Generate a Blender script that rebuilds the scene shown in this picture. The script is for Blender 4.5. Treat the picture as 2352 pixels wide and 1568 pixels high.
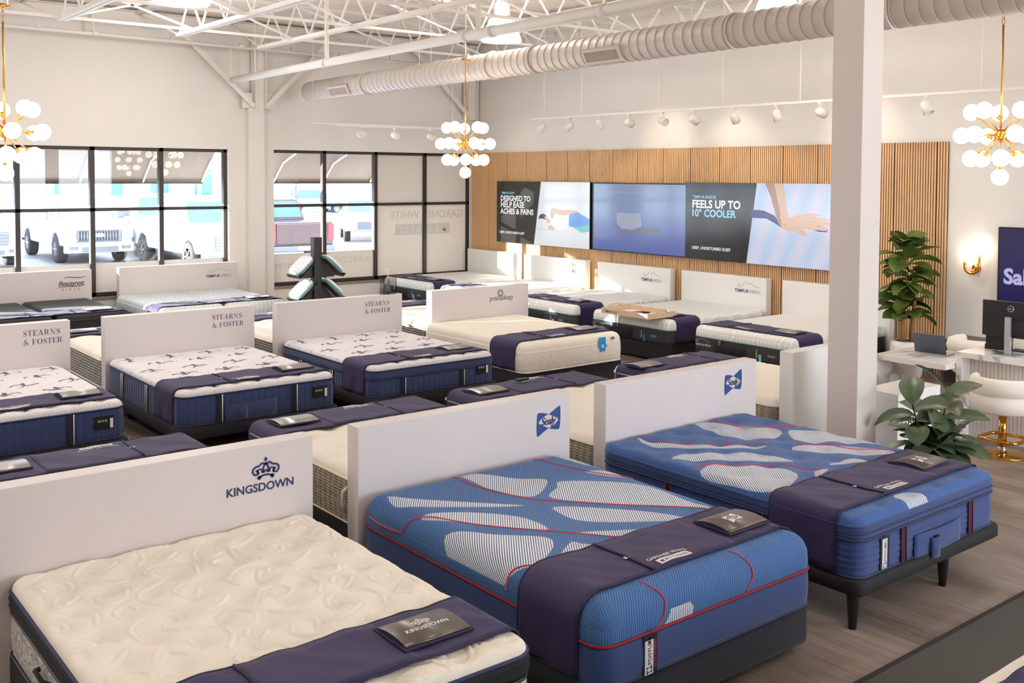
import bpy, math, random
import numpy as np
from mathutils import Matrix, Vector
for o in list(bpy.data.objects): bpy.data.objects.remove(o)
S = bpy.context.scene
COL = S.collection
PI = math.pi
rnd = random.Random(7)

# ---------------------------------------------------------------- camera
cam = bpy.data.cameras.new('camera')
cam_o = bpy.data.objects.new('camera', cam); COL.objects.link(cam_o); S.camera = cam_o
yaw, pitch, roll = 0.6721, -0.0402, 0.0051
fw = Vector((math.sin(yaw)*math.cos(pitch), math.cos(yaw)*math.cos(pitch), math.sin(pitch)))
rt = Vector((math.cos(yaw), -math.sin(yaw), 0)); upv = rt.cross(fw)
r2 = math.cos(roll)*rt + math.sin(roll)*upv; u2 = -math.sin(roll)*rt + math.cos(roll)*upv
cam_o.matrix_world = Matrix(((r2.x, u2.x, -fw.x, 0), (r2.y, u2.y, -fw.y, 0), (r2.z, u2.z, -fw.z, 2.5), (0, 0, 0, 1)))
cam.sensor_width = 36; cam.sensor_fit = 'HORIZONTAL'
cam.lens = 2322.46/2352*36
cam.shift_y = -(784-497.12)/2352
cam.clip_start = .05; cam.clip_end = 400

# ---------------------------------------------------------------- world, sun, exposure
w = bpy.data.worlds.new('sky'); S.world = w; w.use_nodes = True
bg = w.node_tree.nodes['Background']; bg.inputs[0].default_value = (.72, .84, 1, 1); bg.inputs[1].default_value = 8.5
def light(name, kind, loc, power, col, direction=None, **k):
    l = bpy.data.lights.new(name, kind); l.energy = power; l.color = col
    for a, b in k.items(): setattr(l, a, b)
    o = bpy.data.objects.new(name, l); COL.objects.link(o); o.location = loc
    if direction: o.rotation_euler = Vector(direction).to_track_quat('-Z', 'Y').to_euler()
    return o
light('sun', 'SUN', (-20, 40, 20), 42, (1, .95, .86), (1.79, -1, -.30), angle=.009)
# daylight through the shop windows behind and to the right of the camera
light('daylight_entrance', 'AREA', (8.6, -3.9, 2.0), 220, (1, .97, .95), (0, 1, -.05), shape='RECTANGLE', size=5.5, size_y=2.6)
S.view_settings.view_transform = 'Standard'; S.view_settings.look = 'None'
S.view_settings.gamma = 1; S.view_settings.use_curve_mapping = False
S.view_settings.exposure = -0.2

# ---------------------------------------------------------------- materials
def lin(r, g, b):
    f = lambda c: (c/255/12.92 if c/255 <= .04045 else ((c/255+.055)/1.055)**2.4)
    return (f(r), f(g), f(b), 1)
class N:
    def __init__(s, name):
        s.m = bpy.data.materials.new(name); s.m.use_nodes = True; s.t = s.m.node_tree
        s.b = s.t.nodes['Principled BSDF']
    def n(s, typ, **k):
        x = s.t.nodes.new('ShaderNode'+typ)
        for a, b in k.items():
            if a.startswith('i_'): x.inputs[int(a[2:]) if a[2:].isdigit() else a[2:].replace('_', ' ')].default_value = b
            else: setattr(x, a, b)
        return x
    def l(s, a, b): s.t.links.new(a, b)
    def coord(s, what='Object', scale=(1, 1, 1), rot=(0, 0, 0)):
        c = s.n('TexCoord'); mp = s.n('Mapping'); mp.inputs['Scale'].default_value = scale; mp.inputs['Rotation'].default_value = rot
        s.l(c.outputs[what], mp.inputs[0]); return mp.outputs[0]
    def math(s, op, a, b=None):
        x = s.n('Math', operation=op)
        for i, v in enumerate((a, b)):
            if v is None: continue
            if isinstance(v, (int, float)): x.inputs[i].default_value = v
            else: s.l(v, x.inputs[i])
        return x.outputs[0]
    def mix(s, fac, a, b):
        x = s.n('Mix', data_type='RGBA')
        for i, v in ((0, fac), (6, a), (7, b)):
            if isinstance(v, (int, float, tuple)): x.inputs[i].default_value = v
            else: s.l(v, x.inputs[i])
        return x.outputs[2]
    def bump(s, h, dist=.01, strength=1.0):
        x = s.n('Bump'); x.inputs['Strength'].default_value = strength; x.inputs['Distance'].default_value = dist
        s.l(h, x.inputs['Height']); s.l(x.outputs[0], s.b.inputs['Normal']); return x
def M(name, col, rough=.6, metal=0, var=0, vscale=6, bump=0, bscale=200, emit=0, ecol=None, coat=0, sheen=0, spec=None, trans=0):
    k = N(name); b = k.b
    b.inputs['Base Color'].default_value = col; b.inputs['Roughness'].default_value = rough; b.inputs['Metallic'].default_value = metal
    if spec is not None: b.inputs['Specular IOR Level'].default_value = spec
    if coat: b.inputs['Coat Weight'].default_value = coat
    if sheen: b.inputs['Sheen Weight'].default_value = sheen
    if trans: b.inputs['Transmission Weight'].default_value = trans
    if emit:
        b.inputs['Emission Color'].default_value = ecol or col; b.inputs['Emission Strength'].default_value = emit
    if var or bump:
        co = k.coord()
        if var:
            nz = k.n('TexNoise', i_Scale=vscale); k.l(co, nz.inputs['Vector'])
            d = tuple(c*(1-var) for c in col[:3])+(1,)
            k.l(k.mix(nz.outputs[0], d, tuple(min(1, c*(1+var*.6)) for c in col[:3])+(1,)), b.inputs['Base Color'])
        if bump:
            nb = k.n('TexNoise', i_Scale=bscale, i_Detail=4.0); k.l(co, nb.inputs['Vector']); k.bump(nb.outputs[0], bump)
    return k.m
WALL = M('wall_paint', lin(236, 230, 223), .7, bump=.001, bscale=60)
DECK = M('deck_paint', lin(240, 231, 222), .6)
STEEL = M('white_steel', lin(240, 233, 225), .5)
DUCTM = M('duct_paint', lin(226, 213, 202), .45)
PANEL = M('headboard_laminate', lin(222, 213, 211), .45, var=.02, vscale=3)
PANELW = M('gloss_white_laminate', lin(238, 236, 232), .25)
PILLAR = M('pillar_paint', lin(226, 216, 208), .6)
DARKF = M('dark_bronze_frame', lin(58, 48, 43), .4, metal=.2)
BLACK = M('black_fabric', lin(26, 26, 28), .8, bump=.001, bscale=400)
BLACKP = M('black_plastic', lin(24, 24, 26), .35)
BLACKW = M('black_stained_wood', lin(20, 19, 19), .45)
NAVYB = M('navy_base_fabric', lin(22, 23, 38), .85, bump=.001, bscale=500, sheen=.2)
VIOLET = M('violet_cloth', lin(48, 38, 82), .75, var=.06, vscale=9, bump=.0012, bscale=260, sheen=.08)
VIOLETD = M('violet_binding', lin(34, 27, 60), .7)
PRINTW = M('white_print', lin(232, 228, 226), .6)
PRINTN = M('navy_print', lin(38, 50, 100), .5)
PRINTB = M('blue_print', lin(36, 74, 140), .5)
PRINTK = M('charcoal_print', lin(58, 56, 66), .5)
PRINTG = M('grey_print', lin(120, 120, 128), .5)
CARD = M('silver_card', lin(166, 162, 158), .33, metal=.55)
CARDD = M('dark_silver_card', lin(112, 105, 98), .32, metal=.5)
BRASS = M('brushed_brass', lin(206, 146, 70), .28, metal=1)
GOLD = M('polished_gold', lin(214, 164, 70), .12, metal=1)
GLOBE = M('lit_opal_glass', lin(255, 244, 226), .3, emit=9, ecol=(1, .90, .76, 1))
CHROME = M('chrome', lin(210, 210, 212), .12, metal=1)
ALU = M('brushed_aluminium', lin(190, 190, 194), .3, metal=.9)
RED = M('red_piping', lin(206, 66, 72), .7)
REDD = M('dark_red_piping', lin(140, 26, 40), .7)
NAVYP = M('navy_piping', lin(44, 52, 88), .7)
CREAMP = M('cream_piping', lin(226, 214, 190), .7)
WHITEC = M('white_cotton', lin(240, 237, 232), .8, bump=.001, bscale=300)
RUBBER = M('rubber', lin(34, 34, 36), .8)
# ---------------------------------------------------------------- geometry helpers
class MB:
    def __init__(s): s.v = []; s.f = []; s.a = None
    def add(s, vs, fs):
        o = len(s.v); s.v.extend(tuple(map(float, p)) for p in vs); s.f.extend(tuple(i+o for i in f) for f in fs); return s
    def box(s, x0, y0, z0, x1, y1, z1):
        return s.add([(x0, y0, z0), (x1, y0, z0), (x1, y1, z0), (x0, y1, z0), (x0, y0, z1), (x1, y0, z1), (x1, y1, z1), (x0, y1, z1)],
                     [(0, 3, 2, 1), (4, 5, 6, 7), (0, 1, 5, 4), (1, 2, 6, 5), (2, 3, 7, 6), (3, 0, 4, 7)])
    def bar(s, p, q, w, h):                                  # rectangular bar between two points
        p, q = Vector(p), Vector(q); d = (q-p).normalized()
        a = d.cross(Vector((0, 0, 1)));  a = a.normalized() if a.length > 1e-4 else Vector((1, 0, 0)); b = a.cross(d)
        c = [a*sx*w/2+b*sy*h/2 for sx, sy in ((-1, -1), (1, -1), (1, 1), (-1, 1))]
        return s.add([p+k for k in c]+[q+k for k in c], [(0, 1, 2, 3), (7, 6, 5, 4)]+[(i, i+4, (i+1) % 4+4, (i+1) % 4) for i in range(4)])
    def tube(s, pts, r, n=8, closed=False, cap=True):
        P = [Vector(p) for p in pts]; m = len(P); R = r if isinstance(r, (list, tuple)) else [r]*m
        T = []
        for i in range(m):
            a = P[(i-1) % m] if (closed or i > 0) else P[i]; b = P[(i+1) % m] if (closed or i < m-1) else P[i]
            t = b-a; T.append(t.normalized() if t.length > 1e-9 else Vector((0, 0, 1)))
        u = T[0].cross(Vector((0, 0, 1)))
        if u.length < 1e-3: u = Vector((1, 0, 0))
        u.normalize(); vs = []
        for i in range(m):
            u = u-T[i]*u.dot(T[i]); u.normalize(); v = T[i].cross(u)
            vs += [P[i]+(u*math.cos(2*PI*k/n)+v*math.sin(2*PI*k/n))*R[i] for k in range(n)]
        fs = []
        for i in range(m if closed else m-1):
            j = (i+1) % m
            fs += [(i*n+k, i*n+(k+1) % n, j*n+(k+1) % n, j*n+k) for k in range(n)]
        if cap and not closed: fs += [tuple(range(n-1, -1, -1)), tuple((m-1)*n+k for k in range(n))]
        return s.add(vs, fs)
    def lathe(s, prof, c=(0, 0, 0), n=24, axis='z'):          # prof: (radius, height)
        vs = []
        for r, h in prof:
            for k in range(n):
                a = 2*PI*k/n; x, y = r*math.cos(a), r*math.sin(a)
                p = (x, y, h) if axis == 'z' else ((h, x, y) if axis == 'x' else (y, h, x))
                vs.append((p[0]+c[0], p[1]+c[1], p[2]+c[2]))
        fs = [(i*n+k, i*n+(k+1) % n, (i+1)*n+(k+1) % n, (i+1)*n+k) for i in range(len(prof)-1) for k in range(n)]
        if prof[0][0] > 1e-6: fs.append(tuple(range(n-1, -1, -1)))
        if prof[-1][0] > 1e-6: fs.append(tuple((len(prof)-1)*n+k for k in range(n)))
        return s.add(vs, fs)
    def sphere(s, c, r, n=16, m=10, sc=(1, 1, 1)):
        vs = [(c[0], c[1], c[2]-r*sc[2])]
        for i in range(1, m):
            t = PI*i/m-PI/2
            vs += [(c[0]+r*sc[0]*math.cos(t)*math.cos(2*PI*k/n), c[1]+r*sc[1]*math.cos(t)*math.sin(2*PI*k/n), c[2]+r*sc[2]*math.sin(t)) for k in range(n)]
        vs.append((c[0], c[1], c[2]+r*sc[2])); L = len(vs)-1
        fs = [(0, 1+(k+1) % n, 1+k) for k in range(n)]
        for i in range(m-2):
            fs += [(1+i*n+k, 1+i*n+(k+1) % n, 1+(i+1)*n+(k+1) % n, 1+(i+1)*n+k) for k in range(n)]
        fs += [(1+(m-2)*n+k, 1+(m-2)*n+(k+1) % n, L) for k in range(n)]
        return s.add(vs, fs)
    def prism(s, poly, fn, d0, d1):                           # poly 2d, fn(u,v,d)->3d
        n = len(poly)
        return s.add([fn(u, v, d0) for u, v in poly]+[fn(u, v, d1) for u, v in poly],
                     [tuple(range(n-1, -1, -1)), tuple(range(n, 2*n))]+[(i, (i+1) % n, (i+1) % n+n, i+n) for i in range(n)])
    def flat(s, poly, fn):
        return s.add([fn(u, v) for u, v in poly], [tuple(range(len(poly)))])
    def loft(s, rings, closed=True, cap=True):
        n = len(rings[0]); vs = [p for r in rings for p in r]; fs = []
        for i in range(len(rings)-1):
            for k in range(n if closed else n-1):
                fs.append((i*n+k, i*n+(k+1) % n, (i+1)*n+(k+1) % n, (i+1)*n+k))
        if cap and closed: fs += [tuple(range(n-1, -1, -1)), tuple((len(rings)-1)*n+k for k in range(n))]
        return s.add(vs, fs)
    def mesh(s, name):
        me = bpy.data.meshes.new(name); me.from_pydata(s.v, [], s.f)
        if s.a:
            for k, arr in s.a.items():
                at = me.attributes.new(k, 'FLOAT', 'POINT'); at.data.foreach_set('value', np.asarray(arr, dtype=np.float32))
        return me
def obj(name, mb, mat, parent=None, smooth=False, bevel=0, solid=0, label=None, kind=None):
    me = mb.mesh(name); me.materials.append(mat)
    if smooth: me.polygons.foreach_set('use_smooth', [True]*len(me.polygons))
    o = bpy.data.objects.new(name, me); COL.objects.link(o)
    if parent is not None: o.parent = parent
    if solid:
        m = o.modifiers.new('thickness', 'SOLIDIFY'); m.thickness = solid; m.offset = 0
    if bevel:
        m = o.modifiers.new('bevel', 'BEVEL'); m.width = bevel; m.segments = 2; m.limit_method = 'ANGLE'
    if label: o['label'] = label
    if kind: o['kind'] = kind
    return o
def thing(name, label, cat, loc=(0, 0, 0), rz=0, group=None):
    o = bpy.data.objects.new(name, None); COL.objects.link(o); o.location = loc; o.rotation_euler = (0, 0, rz)
    o.empty_display_size = .1
    o['label'] = label; o['category'] = cat
    if group: o['group'] = group
    return o
def tag(o, label, cat, group=None):
    o['label'] = label; o['category'] = cat
    if group: o['group'] = group
    return o
def struct(name, mb, mat, **k):
    return obj(name, mb, mat, kind='structure', **k)
def dup(root, loc, rz, label, group=None):
    r = root.copy(); COL.objects.link(r); r.location = loc; r.rotation_euler = (0, 0, rz); r['label'] = label
    if group: r['group'] = group
    def rec(a, b):
        for ch in [q for q in bpy.data.objects if q.parent == a]:
            c = ch.copy(); COL.objects.link(c); c.parent = b; rec(ch, c)
    rec(root, r); return r

# ---------------------------------------------------------------- lettering
_tc = {}
def text2d(s, bold=0.0, shear=0.0, spacing=1.0):
    """triangulated outline of a line of text: height of capitals 1, starting at x = 0"""
    key = (s, bold, shear, spacing)
    if key not in _tc:
        c = bpy.data.curves.new('lettering', 'FONT'); c.body = s; c.size = 1.0; c.offset = bold; c.shear = shear; c.space_character = spacing
        c.resolution_u = 3; c.fill_mode = 'FRONT'
        o = bpy.data.objects.new('lettering', c); COL.objects.link(o)
        me = o.to_mesh()
        vs = [(v.co.x, v.co.y) for v in me.vertices]; fs = [tuple(p.vertices) for p in me.polygons]
        o.to_mesh_clear(); bpy.data.objects.remove(o); bpy.data.curves.remove(c)
        x0 = min(v[0] for v in vs); k = 1/.73
        x1 = max(v[0] for v in vs)
        _tc[key] = ([((x-x0)*k, y*k) for x, y in vs], fs, (x1-x0)*k)
    return _tc[key]
def put(mb, shape, fn, x, y, h=None, width=None, center=False):
    vs, fs, wd = shape
    sx = sy = h if h else width/wd
    if h and width: sx = width/wd
    ox = x-(wd*sx/2 if center else 0)
    mb.add([fn(ox+u*sx, y+v*sy) for u, v in vs], fs)
def stroke(pts, wfun, closed=False):
    """2d ribbon along a polyline; wfun(t) half width"""
    n = len(pts); L = []; R = []
    for i, (x, y) in enumerate(pts):
        a = pts[max(i-1, 0)]; b = pts[min(i+1, n-1)]
        dx, dy = b[0]-a[0], b[1]-a[1]; d = math.hypot(dx, dy) or 1; w_ = wfun(i/(n-1))
        L.append((x-dy/d*w_, y+dx/d*w_)); R.append((x+dy/d*w_, y-dx/d*w_))
    return L+R, [(i, i+1, n+i+1, n+i) for i in range(n-1)]
def spline(P, n=8):
    """Catmull-Rom through points"""
    out = []; Q = [P[0]]+list(P)+[P[-1]]
    for i in range(1, len(Q)-2):
        p0, p1, p2, p3 = Q[i-1], Q[i], Q[i+1], Q[i+2]
        for k in range(n):
            t = k/n
            out.append(tuple(.5*((2*b)+(-a+c)*t+(2*a-5*b+4*c-d)*t*t+(-a+3*b-3*c+d)*t**3) for a, b, c, d in zip(p0, p1, p2, p3)))
    out.append(tuple(P[-1])); return out
def serif_text(s, gap=.16):
    """high contrast serif capitals"""
    V = []; F = []
    def add(vs, fs):
        o = len(V); V.extend(vs); F.extend(tuple(i+o for i in f) for f in fs)
    def rect(x0, y0, x1, y1): add([(x0, y0), (x1, y0), (x1, y1), (x0, y1)], [(0, 1, 2, 3)])
    def quad(*p): add(list(p), [(0, 1, 2, 3)])
    T, t = .15, .038; x = 0
    def ring(cx, cy, rx, ry, a0, a1, ix, n=28):
        o = []; i_ = []
        for k in range(n+1):
            a = a0+(a1-a0)*k/n
            o.append((cx+rx*math.cos(a), cy+ry*math.sin(a))); i_.append((cx+ix*math.cos(a), cy+(ry-t)*math.sin(a)))
        add(o+i_, [(k, k+1, n+2+k, n+1+k) for k in range(n)])
    for ch in s:
        if ch == ' ': x += .42; continue
        if ch == 'T':
            w_ = .72; rect(x+w_/2-T/2, 0, x+w_/2+T/2, 1); rect(x, 1-t, x+w_, 1); rect(x+w_/2-.17, 0, x+w_/2+.17, t)
            quad((x, .74), (x+.03, .74), (x+.09, 1), (x, 1)); quad((x+w_-.03, .74), (x+w_, .74), (x+w_, 1), (x+w_-.09, 1))
        elif ch in 'EF':
            w_ = .68; rect(x+.07, 0, x+.07+T, 1); rect(x, 1-t, x+w_-.04, 1); rect(x+.2, .5-t/2, x+.5, .5+t/2); rect(x+.47, .38, x+.5, .62)
            quad((x+w_-.08, .74), (x+w_-.04, .74), (x+w_-.04, 1), (x+w_-.12, 1))
            if ch == 'E': rect(x, 0, x+w_, t); quad((x+w_-.1, 0), (x+w_, 0), (x+w_, .27), (x+w_-.04, .27))
            else: rect(x, 0, x+.34, t)
        elif ch == 'A':
            w_ = .84; quad((x+.1, 0), (x+.1+t, 0), (x+w_/2+.02, 1), (x+w_/2-.05, 1)); quad((x+w_-.26, 0), (x+w_-.1, 0), (x+w_/2+.04, 1), (x+w_/2-.06, 1))
            rect(x+.2, .32, x+w_-.28, .32+t); rect(x, 0, x+.26, t); rect(x+w_-.32, 0, x+w_, t)
        elif ch == 'R':
            w_ = .82; rect(x+.07, 0, x+.07+T, 1); rect(x, 0, x+.32, t); rect(x, 1-t, x+.42, 1); rect(x+.2, .48, x+.42, .48+t)
            ring(x+.4, .74, .27, .26, -PI/2, PI/2, .12); quad((x+.36, .49), (x+.5, .49), (x+.74, 0), (x+.6, 0)); rect(x+.6, 0, x+w_, t)
        elif ch == 'N':
            w_ = .9; rect(x+.11, 0, x+.11+t, 1); rect(x+w_-.11-t, 0, x+w_-.11, 1); quad((x+.08, 1), (x+.24, 1), (x+w_-.11, 0), (x+w_-.2, 0))
            rect(x, 0, x+.26, t); rect(x, 1-t, x+.2, 1); rect(x+w_-.26, 1-t, x+w_, 1)
        elif ch == 'O':
            w_ = .86; ring(x+w_/2, .5, w_/2, .52, 0, 2*PI, w_/2-.16, 36)
        elif ch == 'S':
            w_ = .58
            pts = spline([(x+.52, .76), (x+.46, .92), (x+.28, .98), (x+.1, .88), (x+.09, .7), (x+.26, .55), (x+.44, .42), (x+.5, .24), (x+.4, .06), (x+.24, .02), (x+.08, .1), (x+.03, .27)], 5)
            add(*stroke(pts, lambda u: .02+.065*math.exp(-((u-.5)/.17)**2)))
            quad((x+.5, .7), (x+.55, .7), (x+.55, .98), (x+.51, .98)); quad((x, .02), (x+.04, .02), (x+.05, .31), (x, .31))
        elif ch == '&':
            w_ = .95
            pts = spline([(x+.9, .5), (x+.74, .16), (x+.48, .0), (x+.2, .04), (x+.1, .24), (x+.3, .5), (x+.5, .7), (x+.5, .9), (x+.38, .98), (x+.25, .88), (x+.28, .7), (x+.5, .4), (x+.7, .14), (x+.92, .02)], 5)
            add(*stroke(pts, lambda u: .022+.055*math.exp(-((u-.82)/.12)**2)+.03*math.exp(-((u-.25)/.1)**2)))
        x += w_+gap
    return V, F, x-gap

# ---------------------------------------------------------------- soft shapes
def rrect(W, L, rc, step=.02):
    """outline of a rounded rectangle centred on x, running from y = 0 to y = -L; points and normals"""
    P = []; Nn = []
    cx, y0, y1 = W/2-rc, -rc, -L+rc
    m = max(4, int(rc*PI/2/step))
    for (ax, ay, a0) in ((cx, y0, 0), (-cx, y0, PI/2), (-cx, y1, PI), (cx, y1, 1.5*PI)):
        for k in range(m+1):
            a = a0+PI/2*k/m; P.append((ax+rc*math.cos(a), ay+rc*math.sin(a))); Nn.append((math.cos(a), math.sin(a)))
        nx = {0: (-cx, 0), PI/2: (-W/2, y1), PI: (cx, -L), 1.5*PI: (W/2, y0)}[a0]
        p = P[-1]; d = math.hypot(nx[0]-p[0], nx[1]-p[1]); q = max(2, int(d/step))
        for k in range(1, q):
            P.append((p[0]+(nx[0]-p[0])*k/q, p[1]+(nx[1]-p[1])*k/q)); Nn.append(Nn[-1])
    return P, Nn
def edge_dist(X, Y, W, L, rc):
    qx = np.abs(X)-(W/2-rc); qy = np.abs(Y+L/2)-(L/2-rc)
    return -(np.hypot(np.maximum(qx, 0), np.maximum(qy, 0))+np.minimum(np.maximum(qx, qy), 0)-rc)
def edge_drop(d, re):
    t = np.clip(1-d/re, 0, 1); return -re*(1-np.sqrt(np.maximum(0, 1-t*t)))
def line_param(A, re, step):
    n = 6; e = [re*(1-math.cos(PI/2*k/n)) for k in range(n+1)]
    m = max(2, int((A-2*re)/step)); mid = [re+(A-2*re)*k/m for k in range(1, m)]
    return np.array(e+mid+[A-q for q in e[::-1]])
def top_grid(W, L, zt, rc, re, hf, step=.02, attr=None):
    xs = line_param(W, re, step)-W/2; ys = -line_param(L, re, step)
    X, Y = np.meshgrid(xs, ys); X = X.copy(); Y = Y.copy()
    ax = np.clip((np.abs(X)-(W/2-rc))/rc, 0, 1); ay = np.clip((np.abs(Y+L/2)-(L/2-rc))/rc, 0, 1); m = (ax > 0) & (ay > 0)
    bx = ax*np.sqrt(1-ay*ay/2); by = ay*np.sqrt(1-ax*ax/2)
    X = np.where(m, np.sign(X)*(W/2-rc+rc*bx), X); Y = np.where(m, -L/2+np.sign(Y+L/2)*(L/2-rc+rc*by), Y)
    d = np.maximum(edge_dist(X, Y, W, L, rc), 0)
    Z = zt+edge_drop(d, re)
    if hf is not None: Z = Z+hf(X, Y)*np.clip(d/(re*1.3), 0, 1)
    ny, nx = X.shape; mb = MB()
    mb.v = list(zip(X.ravel().tolist(), Y.ravel().tolist(), Z.ravel().tolist()))
    idx = np.arange(nx*ny).reshape(ny, nx)
    mb.f = list(zip(idx[1:, :-1].ravel().tolist(), idx[1:, 1:].ravel().tolist(), idx[:-1, 1:].ravel().tolist(), idx[:-1, :-1].ravel().tolist()))
    if attr:
        # coordinates unrolled over the soft edge, so that the print runs on over it
        k = np.where(d < re, (re*np.arcsin(np.clip(1-d/re, 0, 1))-(re-d)), 0)
        sx = np.where(np.abs(X) > W/2-re, np.sign(X)*k, 0)
        mb.a = {n: f((X+sx).ravel(), Y.ravel()) for n, f in attr.items()}
    return mb
def dimples(X, Y, sx, sy, depth, r, puff=0.0, ox=0, oy=0):
    fx = lambda a, s: a-np.round(a/s)*s
    d = np.minimum(np.hypot(fx(X-ox, sx), fx(Y-oy, sy)), np.hypot(fx(X-ox-sx/2, sx), fx(Y-oy-sy/2, sy)))
    h = -depth*np.exp(-(d/r)**1.6)
    return h
def seg_dist(X, Y, pts):
    D = np.full(X.shape, 9.0)
    for (x0, y0), (x1, y1) in zip(pts[:-1], pts[1:]):
        dx, dy = x1-x0, y1-y0; t = np.clip(((X-x0)*dx+(Y-y0)*dy)/(dx*dx+dy*dy+1e-12), 0, 1)
        D = np.minimum(D, np.hypot(X-x0-t*dx, Y-y0-t*dy))
    return D
def poly_sd(X, Y, poly):
    """signed distance, negative inside"""
    P = list(poly)+[poly[0]]; D = seg_dist(X, Y, P); inside = np.zeros(X.shape, bool)
    for (x0, y0), (x1, y1) in zip(P[:-1], P[1:]):
        c = ((y0 > Y) != (y1 > Y)); xi = (x1-x0)*(Y-y0)/((y1-y0) if abs(y1-y0) > 1e-12 else 1e-12)+x0
        inside ^= c & (X < xi)
    return np.where(inside, -D, D)
def closed_spline(P, n=6):
    Q = [P[-1]]+list(P)+[P[0], P[1]]; out = []
    for i in range(1, len(Q)-2):
        p0, p1, p2, p3 = Q[i-1], Q[i], Q[i+1], Q[i+2]
        for k in range(n):
            t = k/n; out.append(tuple(.5*((2*b)+(-a+c)*t+(2*a-5*b+4*c-d)*t*t+(-a+3*b-3*c+d)*t**3) for a, b, c, d in zip(p0, p1, p2, p3)))
    return out
def band(W, L, rc, prof, step=.02, mod=None):
    """side band: prof = [(outset, z)], mod(s, z) extra outset along the perimeter"""
    P, Nn = rrect(W, L, rc, step); s = [0]
    for a, b in zip(P[:-1], P[1:]): s.append(s[-1]+math.hypot(a[0]-b[0], a[1]-b[1]))
    rings = []
    for off, z in prof:
        rings.append([(p[0]+n[0]*(off+(mod(q, z) if mod else 0)), p[1]+n[1]*(off+(mod(q, z) if mod else 0)), z) for p, n, q in zip(P, Nn, s)])
    return MB().loft(rings[::-1], True, True)
def cord(W, L, rc, off, z, r, step=.03, n=6):
    P, Nn = rrect(W, L, rc, step)
    return MB().tube([(p[0]+m[0]*off, p[1]+m[1]*off, z) for p, m in zip(P, Nn)], r, n, closed=True)
# ---------------------------------------------------------------- mattress cloths
def rib_cloth(name, base, white, period=.0125):
    k = N(name); k.b.inputs['Roughness'].default_value = .75; k.b.inputs['Sheen Weight'].default_value = .15
    a = k.n('Attribute', attribute_name='rib'); wv = k.math('SINE', k.math('MULTIPLY', a.outputs['Fac'], 2*PI/period))
    wh = k.n('Attribute', attribute_name='wht')
    edge = k.n('MapRange', clamp=True); edge.inputs[1].default_value = .003; edge.inputs[2].default_value = -.003
    k.l(wh.outputs['Fac'], edge.inputs[0])
    crest = k.n('MapRange', clamp=True); crest.inputs[1].default_value = -.45; crest.inputs[2].default_value = -.1; k.l(wv, crest.inputs[0])
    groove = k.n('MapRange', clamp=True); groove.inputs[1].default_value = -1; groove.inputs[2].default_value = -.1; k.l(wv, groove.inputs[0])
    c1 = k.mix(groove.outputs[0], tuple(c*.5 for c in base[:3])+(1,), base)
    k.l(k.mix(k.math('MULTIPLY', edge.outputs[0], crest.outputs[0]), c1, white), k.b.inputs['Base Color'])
    k.bump(wv, .002, .6); return k.m
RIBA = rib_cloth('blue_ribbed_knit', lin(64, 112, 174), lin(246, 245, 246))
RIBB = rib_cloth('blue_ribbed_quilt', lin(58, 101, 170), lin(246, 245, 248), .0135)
def motif_cloth(name):
    k = N(name); k.b.inputs['Roughness'].default_value = .8
    a = k.n('Attribute', attribute_name='wht')
    e = k.n('MapRange', clamp=True); e.inputs[1].default_value = .003; e.inputs[2].default_value = -.003; k.l(a.outputs['Fac'], e.inputs[0])
    br = k.n('TexBrick', i_Scale=14.0, offset=.5); br.inputs['Mortar Size'].default_value = .03
    br.inputs['Color1'].default_value = lin(212, 208, 214); br.inputs['Color2'].default_value = lin(222, 218, 221); br.inputs['Mortar'].default_value = lin(236, 234, 236)
    k.l(k.coord(rot=(0, 0, .6)), br.inputs['Vector'])
    k.l(k.mix(e.outputs[0], br.outputs[0], lin(104, 96, 120)), k.b.inputs['Base Color']); return k.m
MOTIF = motif_cloth('white_grey_motif_knit')
def knit(name, col, cell=90, dist=.0015, wav=None):
    k = N(name); k.b.inputs['Roughness'].default_value = .85; k.b.inputs['Sheen Weight'].default_value = .1; k.b.inputs['Base Color'].default_value = col
    v = k.n('TexVoronoi', i_Scale=cell); k.l(k.coord(), v.inputs['Vector']); k.bump(v.outputs['Distance'], dist); return k.m
CREAM = knit('cream_quilted_knit', lin(240, 231, 217), 110)
CREAMW = knit('ivory_quilted_knit', lin(240, 232, 218), 60)
IVORY = knit('ivory_smooth_knit', lin(238, 230, 216), 40)
BLACKK = knit('black_knit', lin(34, 34, 38), 60)
def wavy(name, base, line, scale, dist, rot=0):
    k = N(name); k.b.inputs['Roughness'].default_value = .75
    wv = k.n('TexWave', wave_type='BANDS', bands_direction='X', i_Scale=scale, i_Distortion=dist, i_Detail=1.0); wv.inputs['Detail Scale'].default_value = .7
    k.l(k.coord(rot=(0, 0, rot)), wv.inputs['Vector'])
    m = k.n('MapRange', clamp=True); m.inputs[1].default_value = .55; m.inputs[2].default_value = .95; k.l(wv.outputs['Fac'], m.inputs[0])
    k.l(k.mix(m.outputs[0], base, line), k.b.inputs['Base Color']); k.bump(wv.outputs['Fac'], .001); return k.m
ICE = wavy('ice_white_wave_knit', lin(226, 226, 222), lin(244, 243, 240), 6, 9)
ICEB = wavy('ice_blue_wave_knit', lin(222, 226, 224), lin(205, 216, 218), 5, 8, .5)
CHARC = M('charcoal_border', lin(52, 54, 58), .75, bump=.0008, bscale=300)
TEAL = M('teal_piping', lin(96, 140, 140), .6)
SIDEB = M('blue_velvet_border', lin(40, 66, 122), .8, sheen=.3, var=.05, vscale=20)
SIDEN = M('navy_velvet_border', lin(48, 62, 108), .8, sheen=.3, var=.08, vscale=14)
STRAPN = M('dark_navy_strap', lin(24, 26, 48), .7)
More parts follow.
